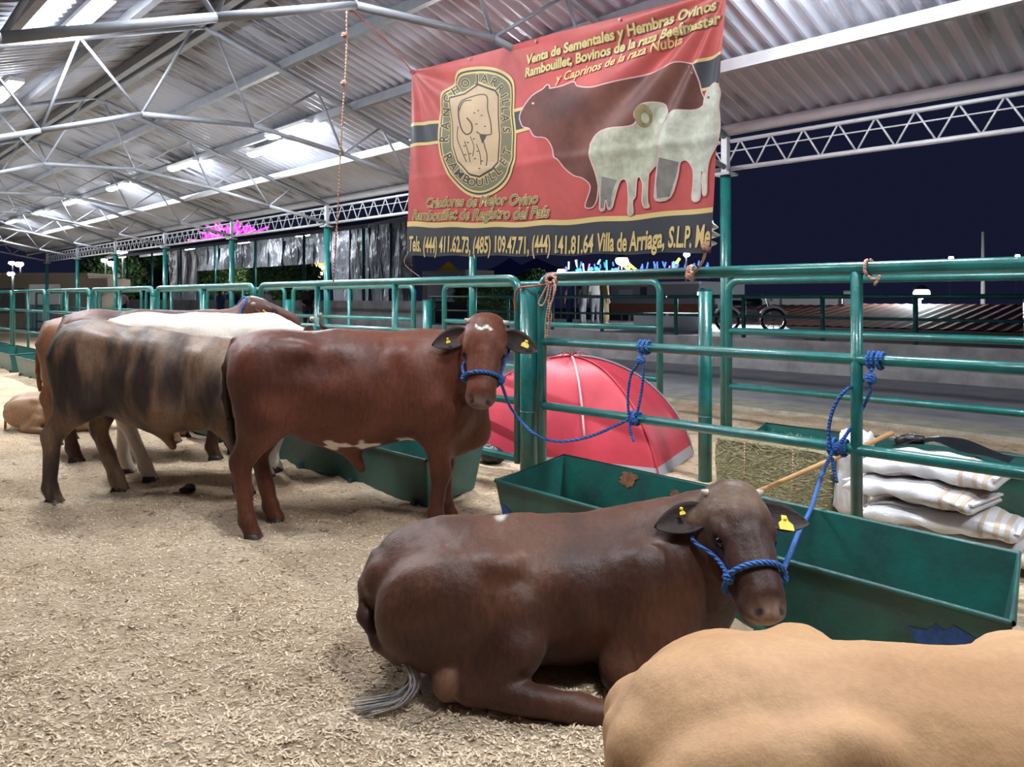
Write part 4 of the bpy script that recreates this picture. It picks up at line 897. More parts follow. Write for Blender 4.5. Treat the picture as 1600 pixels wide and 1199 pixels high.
fold = MB().grid(lambda a, b: ban(.995, .03+.13*b)+D1*(-.055*a*(.6+.4*math.sin(17*b))*math.sin(math.pi*(.1+.85*b)))+D2*(.03*a+.03*math.sin(19*b)*a)+Vector((0, 0, -.05*a*b)), 6, 20)
wb(fold, 'torn_edge', mat('banner_backing', (.62, .60, .58), .6), bo, True)
# strings that hold the banner
def string(label, pts, r, m, knots=(), name='tie_string'):
    p0 = Vector(pts[0]); o = thing(name, label, 'string', tuple(p0))
    wb(MB().tube(smooth_path(pts, 8), r, 6), 'strand', m, o, True)
    for c in knots: k = MB(); knot(k, c, r, r*2.6, 6); wb(k, 'knot', m, o, True)
    return o
tl = ban(0.003, .995); string('red string from the banner\'s upper left corner up to a roof truss', [tl, WY(610, 70, 6.3), WY(548, 14, 5.2)], .006, M_redtwine, [tl, WY(548, 14, 5.2)])
br = ban(.99, .03); string('frayed pink twine tying the banner\'s lower right corner to the top rail', [br, fpt(1098, 408, -.08), fpt(1086, 424, -.06), fpt(1076, 432, -.06)], .010, M_twine, [br, fpt(1078, 430, -.05)])
MB_ = MB().tube(wrap(1078, 1.78, .01, 1.6, .052), .010, 6)
tag(wb(MB_, 'twine_loop', M_twine, None, True), 'pink twine loop around the top rail below the banner corner', 'twine')
tr = ban(.997, .998); string('thin string from the banner\'s upper right corner to the purlin', [tr, tr+Vector((.02, .05, .2)), UV(2.5, 4.42, roofz(4.42)-.14)], .006, M_redtwine)
bl = ban(.005, .02); string('thin string from the banner\'s lower left corner down to the fence rail', [bl, bl+Vector((-.03, 0, -.12)), UV(6.45, FV, 1.80)], .004, M_twine)
string('long faded twine hanging from the truss down past the banner', [WY(542, 14, 5.2), WY(541, 90, 5.25), WY(534, 200, 5.3), WY(528, 320, 5.4), WY(521, 440, 5.5)], .006, M_twine, [WY(538, 55, 5.22), WY(537, 130, 5.25)])
# tangle of pink twine on the fence corner
tw = thing('twine_tangle', 'tangled pink baling twine hanging from the fence corner by the thick post', 'twine', tuple(fpt(860, 440)))
kn = MB(); knot(kn, fpt(862, 437, -.05), .009, .05, 10); wb(kn, 'knot', M_twine, tw, True)
for k, pts in enumerate(([(862, 440), (858, 470), (853, 500), (852, 530)], [(866, 440), (864, 465), (858, 480), (862, 495), (856, 520), (855, 528)], [(858, 440), (848, 460), (842, 474), (848, 477), (854, 465), (858, 445)], [(864, 437), (868, 450), (863, 468), (858, 490), (857, 512)])):
    wb(MB().tube(smooth_path([fpt(x, y, -.07-.01*k) for x, y in pts], 8), .008, 6), 'strand', M_twine, tw, True)
wb(MB().tube(smooth_path([fpt(860, 443, -.07), fpt(835, 447, -.10), fpt(810, 451, -.10), fpt(804, 468, -.09), fpt(805, 486, -.09)], 8), .009, 6), 'strand', M_redtwine, tw, True)
sc_ = thing('twine_loop', 'short coral twine loop on the top rail above the sacks', 'twine', tuple(fpt(1354, 425)))
wb(MB().tube(wrap(1354, 1.78, .01, 1.3, .05), .010, 6), 'loop', M_twine, sc_, True); wb(MB().tube(smooth_path([fpt(1356, 432, -.06), fpt(1366, 436, -.06), fpt(1375, 432, -.06), fpt(1366, 446, -.06)], 6), .009, 6), 'tail', M_twine, sc_, True)
# ================================================================ red tent
M_tent = mat('red_tent_nylon', (.58, .055, .085), .45, 0, .15, 3, .15, 8, spec=.4); M_tentg = mat('grey_tent_nylon', (.38, .37, .40), .5); M_zip = mat('zip_tape', (.70, .45, .47), .6)
T0 = (4.93, 6.30); tu, tv, TH = 1.08, .62, 1.0
te = uv_thing('dome_tent', 'red dome tent with grey hem pitched behind the fence', 'tent', T0[0], T0[1])
Mt = Matrix(((-.80, .30, 0, .61), (.60, .95, 0, 7.79), (0, 0, 1, 0), (0, 0, 0, 1))); te.matrix_basis = Mt
def dome(a, b):
    x, y = 2*a-1, 2*b-1; r = max(abs(x), abs(y)); d = min(abs(x), abs(y))/(r+1e-6)
    z = TH*(1-r**2.1)**.72*(1-.10*(1-d)**1*r*(1-r)*2); bul = 1+.06*(1-r)*r
    return Vector((x*tu*bul, y*tv*bul, max(z, 0)+.01*math.sin(9*x+5*y)*r*(1-r)))
MB().grid(dome, 48, 48).build('canopy', M_tent, te, True)
def surf(x, y, o=.008): p = dome((x+1)/2, (y+1)/2); return p+Vector((0, -.3*o, o))
for sx in (-1, 1):
    MB().tube([surf(sx*k/24., -k/24., .008) for k in range(0, 25)], .009, 6).build('pole_sleeve', M_tent, te, True); MB().tube([surf(sx*k/24., k/24., .012) for k in range(0, 25)], .011, 6).build('pole_sleeve', M_tentg, te, True)
MB().tube([surf(-.33*k/24., -k/24.*.90, .008)+Vector((0, -.012, 0)) for k in range(1, 25)], .012, 6).build('door_zip', M_zip, te, True)
hem = MB()
for (xa, ya, xb, yb) in ((-1, -1, 1, -1), (1, -1, 1, 1), (1, 1, -1, 1), (-1, 1, -1, -1)):
    hem.prism([Vector((xa*tu*1.01, ya*tv*1.01, 0)), Vector((xb*tu*1.01, yb*tv*1.01, 0)), Vector((xb*tu*.97, yb*tv*.97, .11)), Vector((xa*tu*.97, ya*tv*.97, .11))], Vector((0, 0, .006)))
hem.build('hem', M_tentg, te)
for k in range(5): a = k*1.2566; MB().tube(smooth_path([surf(0, 0, .01), Vector((.09*math.cos(a), .09*math.sin(a), TH+.05)), Vector((.17*math.cos(a), .17*math.sin(a), TH+.01))], 4), .006, 5).build('crown_loop', M_redtwine, te, True)
# ================================================================ hay bale
def hay_material():
    m = mat('hay', (.54, .50, .30), .95, 0, 0, 30, 1.0, 45, col2=(.17, .155, .075), stretch=(5, 1, 5), detail=8, ramp=(.3, .62)); return m
M_hay = hay_material()
hb = uv_thing('hay_bale', 'pale green hay bale behind the trough', 'hay bale', 2.92, 5.72)
mb = MB(); hx, hy, hz = .46, .22, .46
def face(fn, nu, nv):
    def j(a, b):
        p = fn(a, b); nse = noise3(np.array([[p.x*9, p.y*9, p.z*9]]), 1, 3)[0]-.5; return p*(1+.10*nse)+Vector((0, 0, -.05*hz*nse))
    mb.grid(j, nu, nv)
face(lambda a, b: Vector((-hx+2*hx*a, -hy, hz*b)), 40, 22); face(lambda a, b: Vector((-hx+2*hx*a, hy, hz*b)), 40, 22); face(lambda a, b: Vector((-hx+2*hx*a, -hy+2*hy*b, hz)), 40, 22)
face(lambda a, b: Vector((-hx, -hy+2*hy*a, hz*b)), 22, 22); face(lambda a, b: Vector((hx, -hy+2*hy*a, hz*b)), 22, 22)
mb.build('bale_core', M_hay, hb)
mb = MB()
for k in range(2600):
    f = random.random(); x = random.uniform(-hx, hx); p = Vector((x, -hy-.005, random.uniform(0, hz))) if f < .55 else Vector((x, random.uniform(-hy, hy), hz+.005)); d = Vector((random.gauss(0, 1), random.gauss(0, .35), random.gauss(0, .5))).normalized()*random.uniform(.02, .06); w = d.orthogonal().normalized()*.0016
    mb.add([p-d-w, p-d+w, p+d+w, p+d-w], [(0, 1, 2, 3)])
s_ = mb.build('loose_stalks', mat('hay_stalk', (.50, .46, .27), .9, 0, .4, 40), hb); s_['kind'] = 'stuff'
for x in (-.2, .2): MB().tube([(x, -hy-.012, 0), (x, -hy-.012, hz+.008), (x, hy+.01, hz+.008), (x, hy+.01, 0)], .004, 5).build('binding_twine', M_twine, hb, True)
# ================================================================ feed sacks
M_sack = mat('woven_sack', (.70, .68, .70), .55, 0, .15, 5, .25, 90, spec=.4); M_stripe = mat('sack_stripe', (.52, .41, .32), .6); M_sprint = mat('sack_print', (.55, .46, .42), .6)
def sack(label, u, v, z, L=.86, Wd=.52, H=.155, rot=0., bend=0., stripes=True, upright=False):
    o = uv_thing('feed_sack', label, 'sack', u, v, z); M = o.matrix_basis.copy()
    M = M @ Matrix.Rotation(rot, 4, 'Z')
    if upright: M = M @ Matrix.Rotation(upright, 4, 'X')
    o.matrix_basis = M; ph = random.random()*6
    def sf(a, b, off=0.):
        x = 2*a-1; th = 6.2832*b; e = (1-abs(x)**5)**.5*.86+.14; ex = .75
        c, s = math.cos(th), math.sin(th); y = math.copysign(abs(c)**ex, c)*(Wd/2+off)*(1-.10*abs(x)**3); zz = math.copysign(abs(s)**.8, s)*(H/2*e+off)
        if s < 0: zz *= .85
        wr = .008*math.sin(7*x+ph)*math.sin(2*th+ph)+.006*math.sin(13*x+3*th)
        return Vector((x*L/2, y+wr, zz+H/2*.95+wr+bend*(-(x*x))))
    mb = MB().grid(lambda a, b: sf(a, b), 30, 36); mb.f += [tuple(j*31 for j in range(36)), tuple(j*31+30 for j in range(35, -1, -1))]
    mb.build('bag', M_sack, o, True)
    if stripes:
        for a0, a1 in ((.045, .075), (.11, .14), (.20, .225)): MB().grid(lambda a, b: sf(a0+(a1-a0)*a, b, .003), 3, 36).build('stripe', M_stripe, o, True)
        MB().grid(lambda a, b: sf(.55+.2*a, .56+.12*b+.02, .004), 6, 6).build('printed_mark', M_sprint, o, True)
    MB().box((-L/2+.005, 0, H/2), (.03, Wd*.86, .012)).build('seam_end', M_sack, o); MB().box((L/2-.005, 0, H/2), (.03, Wd*.86, .012)).build('seam_end', M_sack, o)
    return o
sack('white feed sack at the very bottom of the stack, mostly hidden by the trough', 1.48, 5.42, .0, rot=.1)
sack('white feed sack with tan stripes, third down in the stack', 1.66, 5.36, .140, rot=-.12, bend=.02)
sack('white feed sack with tan stripes, second from the top of the stack', 1.80, 5.38, .285, L=.80, rot=.10, bend=.035)
sack('white feed sack on top of the stack, sheen on its upper face', 1.77, 5.46, .430, L=.84, rot=-.05, bend=.05)
sack('white sack standing upright against the left of the stack', 2.325, 5.70, .32, L=.23, Wd=.62, H=.16, stripes=False, upright=1.35)
bp_ = uv_thing('plastic_sheet', 'crumpled black plastic draped over the top feed sack', 'plastic', 1.70, 5.72, .565)
MB().grid(lambda a, b: Vector((-.36+.72*a, -.16+.34*b, .075*math.exp(-((a-.62)/.22)**2)*(1-.5*b)+.035*math.sin(9*a+4*b)*.5+.02-.05*abs(a-.5))), 26, 14).build('sheet', M_black, bp_, True)
MB().tube([(.36, .0, .02), (.28, -.02, .045), (.18, -.02, .05)], [.035, .04, .03], 10).build('rolled_edge', M_black, bp_, True)
hd = thing('wooden_handle', 'wooden tool handle leaning across the hay bale onto the sacks', 'tool handle', tuple(WV(1186, 768, 5.05)))
h0, h1 = WV(1183, 769, 5.05), WV(1395, 677, 5.72); h0 = h0+(h0-h1)*((h0.z-.02)/(h1.z-h0.z))
wb(MB().tube([h0, h1], .017, 10), 'shaft', mat('worn_wood', (.48, .27, .11), .6, 0, .3, 12, stretch=(1, 1, 6)), hd, True)
wb(MB().tube([h0, h0+(h1-h0)*.03], .019, 10), 'end_cap', mat('worn_wood_dark', (.30, .17, .08), .7), hd, True)
bg_ = thing('plastic_bag', 'shiny black plastic bag on the ground under the fence', 'bag', tuple(WV(768, 742, 4.965))); bg_.location.z = 0
wb(MB().grid(lambda a, b: Vector(bg_.location)+D1*((.17+.02*math.sin(9*a*6.28))*math.cos(6.283*a)*math.sin(math.pi*b*.97+.04))+D2*(.085*math.sin(6.283*a)*math.sin(math.pi*b*.97+.04))+Vector((0, 0, .085-.085*math.cos(math.pi*(1-b))+.01*math.sin(14*a))), 26, 12), 'bag_body', M_black, bg_, True)
# ================================================================ neighbouring shed with silver curtains
def foil():
    m = bpy.data.materials.new('silver_sheeting'); m.use_nodes = True; nt = m.node_tree; N = nt.nodes; L = nt.links; b = N['Principled BSDF']
    b.inputs['Base Color'].default_value = (.38, .40, .44, 1); b.inputs['Metallic'].default_value = .65; b.inputs['Roughness'].default_value = .42
    tc = N.new('ShaderNodeTexCoord'); mp = N.new('ShaderNodeMapping'); mp.inputs['Scale'].default_value = (1.3, 1.3, .5); L.new(tc.outputs['Object'], mp.inputs['Vector'])
    n = N.new('ShaderNodeTexNoise'); n.inputs['Scale'].default_value = 1.6; n.inputs['Detail'].default_value = 3; L.new(mp.outputs['Vector'], n.inputs['Vector'])
    bp = N.new('ShaderNodeBump'); bp.inputs['Strength'].default_value = 1; bp.inputs['Distance'].default_value = .5; L.new(n.outputs['Fac'], bp.inputs['Height']); L.new(bp.outputs['Normal'], b.inputs['Normal'])
    return m
M_foil = foil(); M_dark = mat('dark_frame', (.02, .022, .03), .5)
NV = 20.0
for k in range(17):
    u0 = 27.3+k*1.72; x = 1656*NV/(D1.y*(u0+.8)+D2.y*NV)-340
    z0 = 1.2 if not (312 < x < 508) else 3.35
    o = uv_thing('curtain_panel', ('silver sheet curtain panel hanging down behind the tall grey wall' if z0 < 2 else 'short silver curtain panel hung above an opening with trees'), 'curtain', u0, NV, z0, 'full length silver curtains' if z0 < 2 else 'short silver curtains')
    ph = random.random()*6
    MB().grid(lambda a, b: Vector((.03+1.64*a, .05*math.sin(8*a+ph)+.07*math.sin(3*a+5*b+ph), (4.95-z0)*b)), 14, 12).build('sheet', M_foil, o, True)
    MB().box((0, -.02, (4.95-z0)/2), (.07, .07, 4.95-z0)).build('frame_bar', M_dark, o)
o = uv_thing('neighbour_roof', 'dark roof and pale eave beam of the neighbouring shed', 'roof', 26.8, 17.4, 4.4)
MB().prism([(0, 0, .16), (0, 3.4, 1.0), (0, 3.4, 1.06), (0, 0, .22)], (36, 0, 0)).build('roof_sheet', mat('roof_sheet_grey', (.16, .175, .19), .5, .1), o)
MB().prism([(0, -.05, .06), (0, .05, .06), (0, .05, .22), (0, -.05, .22)], (36, 0, 0)).build('eave_beam', M_steelb, o)
MB().prism([(0, 2.6, .3), (0, 2.64, .3), (0, 2.64, 1.0), (0, 2.6, 1.0)], (36, 0, 0)).build('fascia', mat('fascia_grey', (.16, .175, .19), .4, .1), o)
for k in range(7):
    c = uv_thing('neighbour_column', 'teal column of the neighbouring shed in front of silver curtains', 'column', 27.2+k*5, 17.4, 0, 'columns of the neighbouring shed')
    bar('shaft', (0, 0, -.2), (0, 0, 4.48), .07, M_green, c, 8); MB().box((0, 0, 4.5), (.2, .2, .04)).build('cap_plate', M_steel, c)
for u in (34.2, 40.8, 48.5): lamp(u, 18.4, 4.62, 'white tube lamp under the neighbouring shed roof', 'tube lamps of the neighbouring shed')
# ================================================================ trees, hedges
def leaves(name, label, c, r, n, size, m, m2, trunk=True, cat='tree', box=False, group=None):
    c = Vector(c); o = thing(name, label, cat, (c.x, c.y, c.z-r[2]), 0, group); P_ = []; F_ = []; mi = []
    for k in range(n):
        d = Vector((random.gauss(0, 1), random.gauss(0, 1), random.gauss(0, 1))).normalized(); q = (.72+.32*random.random())
        if box: d = Vector((random.uniform(-1, 1), random.uniform(-1, 1), random.uniform(-1, 1))); a = max(range(3), key=lambda i: abs(d[i])); d = d/abs(d[a]); q = .93+.1*random.random()
        p = Vector((d.x*r[0], d.y*r[1], d.z*r[2]+r[2]))*1.0; p = Vector((p.x*q, p.y*q, r[2]+(p.z-r[2])*q)); p += Vector((random.gauss(0, .06), random.gauss(0, .06), random.gauss(0, .06)))*r[2]
        a = Vector((random.gauss(0, 1), random.gauss(0, 1), random.gauss(0, 1))).normalized(); b = a.orthogonal().normalized(); i = len(P_)
        P_ += [p-a*size, p+b*size*.45, p+a*size, p-b*size*.45]; F_.append((i, i+1, i+2, i+3)); mi.append(k % 3 == 0)
    mb = MB(); mb.add(P_, F_); f = mb.build('foliage', m, o); f.data.materials.append(m2); f.data.polygons.foreach_set('material_index', [int(x) for x in mi]); f['kind'] = 'stuff'
    MB().ell((0, 0, r[2]), (r[0]*.8, r[1]*.8, r[2]*.82), 14, 8).build('inner_growth', m, o, True) if not box else MB().box((0, 0, r[2]), (r[0]*1.8, r[1]*1.8, r[2]*1.8)).build('inner_growth', m, o)
    if trunk: bar('trunk', (0, 0, -(c.z-r[2])), (0, 0, r[2]), .16, mat('bark', (.08, .06, .045), .9, 0, .4, 6), o)
    return o
G1 = mat('leaf_dark', (.018, .055, .016), .6); G2 = mat('leaf_mid', (.05, .125, .03), .6); G3 = mat('leaf_lit', (.10, .18, .04), .6)  # lightest green has lamp light on the leaves put into its colour
leaves('hedge', 'clipped dark green hedge block behind the thick teal post', WV(778, 476, 18.2), (.95, 1.0, .85), 6500, .05, G1, G2, False, 'hedge', True)
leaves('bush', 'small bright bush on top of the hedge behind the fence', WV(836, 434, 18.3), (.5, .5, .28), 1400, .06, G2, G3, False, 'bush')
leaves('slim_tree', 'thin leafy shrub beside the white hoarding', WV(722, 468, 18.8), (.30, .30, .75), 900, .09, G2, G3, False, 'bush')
for x, y, v, r, lb in ((338, 428, 23, (1.9, 1.9, 1.5), 'rounded green tree seen in the left of the curtain opening'), (398, 432, 28, (2.3, 2.3, 1.9), 'broad green tree in the middle of the curtain opening'), (446, 434, 24, (2.4, 2.4, 1.5), 'leafy tree at the right end of the curtain opening')):
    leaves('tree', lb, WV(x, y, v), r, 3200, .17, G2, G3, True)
for x, y, v, r, lb in ((215, 425, 25, (4.6, 4.6, 3.6), 'large dark tree right of the cream building'), (176, 432, 19, (2.4, 2.4, 2.0), 'dark tree close beside the cream building'), (236, 403, 22.5, (.9, .9, .8), 'small tree standing just left of the silver curtains')):
    leaves('tree', lb, WV(x, y, v), r, 3000, .2, G1, G2, True)
# ================================================================ buildings and stalls
M_cream = mat('cream_plaster', (.72, .60, .44), .8, 0, .12, 1)
cb = WY(60, 470, 40); o = thing('cream_building', 'long low cream building at the far end of the shed', 'building', (cb.x, cb.y, 0))
wb(MB().box((cb.x-7.9, 41.5, 1.3), (21, 3, 2.9)), 'wall', M_cream, o); wb(MB().box((cb.x+3.1, 41.2, 2.35), (1.0, 2.4, .5)), 'overhang', M_cream, o); wb(MB().box((cb.x-7.9, 41.4, 2.8), (21.2, 3.3, .15)), 'parapet', M_cream, o)
for dx in (-7.2, -1.5): wb(MB().box((cb.x+dx, 39.95, 1.45), (1.6, .1, 1.3)), 'window', mat('window_frame', (.3, .28, .25), .5), o)
wb(MB().box((cb.x+.3, 39.93, 1.0), (1.3, .1, 2.0)), 'door', mat('pale_door', (.65, .72, .80), .5), o)
wn = WY(70, 455, 38); bn = thing('notice_board', 'plain white notice board in front of the cream building', 'sign', (wn.x, wn.y, 0))
wb(MB().box((wn.x, wn.y, 1.75), (1.5, .08, 1.0)), 'board', mat('white_board', (.78, .82, .86), .5), bn); [wb(MB().tube([(wn.x+d, wn.y, -.1), (wn.x+d, wn.y, 1.3)], .04, 6), 'leg', M_steel, bn) for d in (-.6, .6)]
def far_lamp(x, y, Y, r, e, label, col=(1, .97, .92), pole=True):
    c = WY(x, y, Y); o = thing('far_lamp', label, 'lamp', (c.x, c.y, 0)); mm = mat('far_glow_%d_%d' % (x, y), (.9, .9, .9), .5, emit=col, estr=e)
    wb(MB().ell(c, (r, r, r*.7), 12, 8), 'bulb', mm, o, True); wb(MB().tube([c+Vector((0, 0, r*.5)), c+Vector((0, 0, r*1.1))], [r*1.1, r*.3], 10), 'hood', M_dark, o, True)
    if pole: wb(MB().tube([Vector((c.x, c.y+.15, -.2)), Vector((c.x, c.y+.15, c.z+r))], .05, 6), 'pole', M_steel, o)
    return o
far_lamp(1440, 459, 30, .30, 350, 'dazzling white floodlight above the brown tiled roof', (.85, .95, 1)); far_lamp(1098, 460, 24, .17, 900, 'bright white floodlight beside the dark teal post', (.9, .96, 1))
far_lamp(17, 428, 36, .15, 40, 'bright lamp in front of the cream building wall', (1, .95, .85)); far_lamp(494, 429, 58, .5, 300, 'bright white stall lamp among the trees under the striped balloon', (1, .95, .85))
for x, y, Y, r, e, lb in ((30, 413, 60, .3, 30, 'row of small street lights left of the cream building'), (18, 411, 62, .22, 30, 'small leftmost street light over the cream building'), (175, 412, 55, .3, 30, 'white street light above the dark trees'), (163, 407, 56, .22, 20, 'smaller white light beside the street light over the trees'), (190, 397, 58, .45, 30, 'cluster of bright white floodlights left of the silver curtains'), (877, 424, 42, .22, 14, 'warm yellow stall lamp under the banner'), (972, 408, 45, .38, 40, 'white floodlight on the fairground ride below the banner'), (1073, 398, 45, .2, 25, 'small white light under the banner\'s right side')):
    far_lamp(x, y, Y, r, e, lb, (1, .85, .6) if x == 877 else (1, .97, .93))
far_lamp(1486, 403, 60, .18, 20, 'tiny white light on the night skyline left of the pale pole'); far_lamp(1590, 400, 60, .18, 20, 'tiny white light on the night skyline right of the pale pole')
pl = WY(1536, 470, 34); o = thing('light_pole', 'tall pale pole rising against the night sky', 'pole', (pl.x, pl.y, 0)); wb(MB().tube([Vector((pl.x, pl.y, -.3)), WY(1536, 362, 34)], [.12, .06], 10), 'shaft', mat('pale_pole', (.62, .58, .56), .6), o, True); wb(MB().tube([Vector((pl.x, pl.y, -.3)), Vector((pl.x, pl.y, .1))], .2, 10), 'base', M_conc, o, True)
# brown tiled roof below the terrace
M_tile = mat('brown_roof_tile', (.26, .10, .068), .8, 0, .35, 5, .3, 30)
o = uv_thing('tiled_roof', 'long brown corrugated tile roof beyond the terrace', 'roof', -20, 25.5, 0)
nn = 190
vs = [Vector((i*.2, (0, 6)[j], (.62, 1.33)[j]+.035*(i % 2))) for j in (0, 1) for i in range(nn)]; MB().add(vs, [(i, i+1, nn+i+1, nn+i) for i in range(nn-1)]).build('tile_courses', M_tile, o)
MB().box((nn*.1, 6.1, .5), (nn*.2, .2, 1.7)).build('ridge_wall', mat('dark_plaster', (.12, .10, .10), .9), o); MB().box((nn*.1, .2, .1), (nn*.2, .1, 1.0)).build('eave_wall', mat('dark_plaster2', (.05, .045, .045), .9), o)
for k, (a, b) in enumerate(((1138, 1218), (1222, 1310), (1318, 1334))):
    pa_, pb_ = WV(a, 470, 31.0), WV(b, 470, 31.0); o = thing('parapet_block', ('long white parapet block on the ridge of the brown roof', 'shorter white parapet block at the end of the brown roof ridge', 'small white ridge vent right of the parapet blocks on the brown roof')[k], 'parapet', (pa_.x, pa_.y, 1.33))
    h = .42 if k < 2 else .6; wb(MB().prism([pa_*1+Vector((0, 0, 1.22-pa_.z)), pb_+Vector((0, 0, 1.22-pb_.z)), pb_+Vector((.3, .3, 1.22-pb_.z)), pa_+Vector((.3, .3, 1.22-pa_.z))], (0, 0, h)), 'block', M_white, o); wb(MB().prism([pa_*1+Vector((-.05, -.05, 1.22+h-pa_.z)), pb_+Vector((.05, -.05, 1.22+h-pb_.z)), pb_+Vector((.35, .35, 1.22+h-pb_.z)), pa_+Vector((.25, .35, 1.22+h-pa_.z))], (0, 0, .05)), 'coping', M_concw, o)
# motorcycle on the terrace
mc = WV(1170, 508, 18.6); mo = thing('motorcycle', 'dark motorcycle parked on the terrace behind the fence', 'motorcycle', (mc.x, mc.y, .68))
MX = Vector((.95, -.3, 0)).normalized()
def mpt(x, z, y=0): return Vector(mo.location)+MX*x+Vector((-MX.y, MX.x, 0))*y+Vector((0, 0, z))
for x in (-.55, .62):
    wb(MB().tube([mpt(x+.29*math.cos(a), .31+.29*math.sin(a)) for a in [6.2832*k/20 for k in range(21)]], .045, 8, False), 'tyre', M_black, mo, True)
    k_ = MB(); [k_.tube([mpt(x, .31), mpt(x+.26*math.cos(a), .31+.26*math.sin(a))], .008, 4) for a in [6.2832*k/8 for k in range(8)]]; wb(k_, 'spokes', M_steel, mo)
    wb(MB().tube([mpt(x+.36*math.cos(a), .31+.36*math.sin(a)) for a in [.5+2.1*k/10 for k in range(11)]], .04, 8), 'mudguard', M_white, mo, True)
wb(MB().ell(mpt(.1, .78), (.28, .15, .16), 14, 8), 'fuel_tank', M_black, mo, True); wb(MB().ell(mpt(-.35, .76), (.36, .14, .09), 14, 8), 'seat', M_black, mo, True); wb(MB().box(mpt(.02, .42), (.35, .25, .32)), 'engine', M_steel, mo)
wb(MB().tube([mpt(.62, .31, .06), mpt(.42, .95, .06)], .025, 6), 'fork', M_steel, mo, True); wb(MB().tube([mpt(.35, 1.02, -.32), mpt(.42, .98, 0), mpt(.35, 1.02, .32)], .016, 6), 'handlebar', M_dark, mo, True); wb(MB().ell(mpt(.52, .9), (.09, .09, .09), 10, 6), 'headlamp', M_white, mo, True); wb(MB().tube([mpt(-.05, .3, .15), mpt(-.8, .38, .17)], .035, 8), 'exhaust', M_steelb, mo, True)
# white van / grey kiosk / hoarding behind the hedge
def boxthing(name, label, cat, x0, x1, y0, y1, v, m, depth=1.2, extra=()):
    a, b = WV(x0, y1, v), WV(x1, y1, v); za, zt = WV(.5*(x0+x1), y1, v).z, WV(.5*(x0+x1), y0, v).z; o = thing(name, label, cat, (a.x, a.y, za)); d = D2*depth
    A_, B_ = Vector((a.x, a.y, za)), Vector((b.x, b.y, za)); wb(MB().prism([A_, B_, B_+d, A_+d], (0, 0, zt-za)), 'body', m, o)
    for nm, fx0, fx1, fz0, fz1, mm, pr in extra:
        p = lambda f, z: A_+(B_-A_)*f+Vector((0, 0, (zt-za)*z))-D2*pr
        wb(MB().prism([p(fx0, fz0), p(fx1, fz0), p(fx1, fz1), p(fx0, fz1)], D2*(pr+.02)), nm, mm, o)
    return o
M_glass = mat('dark_glass', (.03, .035, .05), .1); M_greyp = mat('grey_plaster', (.30, .30, .33), .8); M_brick = mat('brown_brick', (.33, .13, .08), .85, 0, .3, 8)
boxthing('hoarding', 'plain white hoarding between the curtain wall and the hedge', 'hoarding', 668, 715, 433, 498, 19.5, M_white, .3, (('frame', -.03, 1.03, .94, 1.03, M_concw, .05),))
boxthing('shop_front', 'beige shop front below the yellow canopy', 'building', 660, 728, 423, 491, 26, mat('beige_wall', (.42, .37, .31), .8), 2, (('sign_strip', .05, .95, .86, .97, M_greyp, .05),))
boxthing('dark_bin', 'grey container standing below the white hoarding', 'container', 673, 698, 472, 510, 17, mat('container_grey', (.09, .09, .105), .6), 1, (('lid', -.04, 1.04, .95, 1.03, M_black, .05),))
boxthing('kiosk_building', 'low grey building with a brick base behind the walkers', 'building', 955, 1092, 441, 492, 30, M_greyp, 4, (('brick_base', 0, 1, 0, .34, M_brick, .06), ('window', .10, .26, .50, .78, mat('pale_window', (.45, .48, .56), .3), .05), ('window', .36, .43, .52, .86, M_glass, .05), ('window', .54, .61, .52, .86, M_glass, .05), ('roof_edge', -.02, 1.02, .93, 1.0, M_white, .12)))
boxthing('ramp_block', 'pale concrete ramp block on the terrace', 'concrete block', 990, 1060, 490, 520, 17.5, mat('pale_concrete2', (.62, .63, .67), .9), 1.5, (('kerb', 0, 1, .9, 1, M_white, .04),))
# canopies
def canopy(label, x, y, v, w, h, m, post_h):
    c = WV(x, y, v); o = thing('market_canopy', label, 'canopy', (c.x, c.y, 0)); z = c.z
    P4 = [Vector((c.x-w, c.y-w, z)), Vector((c.x+w, c.y-w, z)), Vector((c.x+w, c.y+w, z)), Vector((c.x-w, c.y+w, z))]; top = Vector((c.x, c.y, z+h))
    for i in range(4): wb(MB().grid(lambda a, b: (P4[i]*(1-a)+P4[(i+1) % 4]*a)*(1-b)+top*b-Vector((0, 0, .14*h*math.sin(math.pi*b))), 4, 6), 'roof_panel', m, o, True); wb(MB().tube([Vector((P4[i].x, P4[i].y, -.2)), P4[i]], .04, 6), 'leg', M_white, o)
    return o
canopy('bright yellow peaked market canopy behind the shop front', 701, 427, 30, 1.0, .75, mat('yellow_canopy', (.95, .62, .01), .6), 2)
canopy('dark blue market canopy beneath the banner', 797, 430, 34, 2.3, 1.1, mat('blue_canopy', (.012, .022, .16), .5), 2)
canopy('purple-blue market canopy right of the blue one', 838, 428, 41, 3.2, 1.2, mat('purple_canopy', (.045, .02, .17), .5), 2)
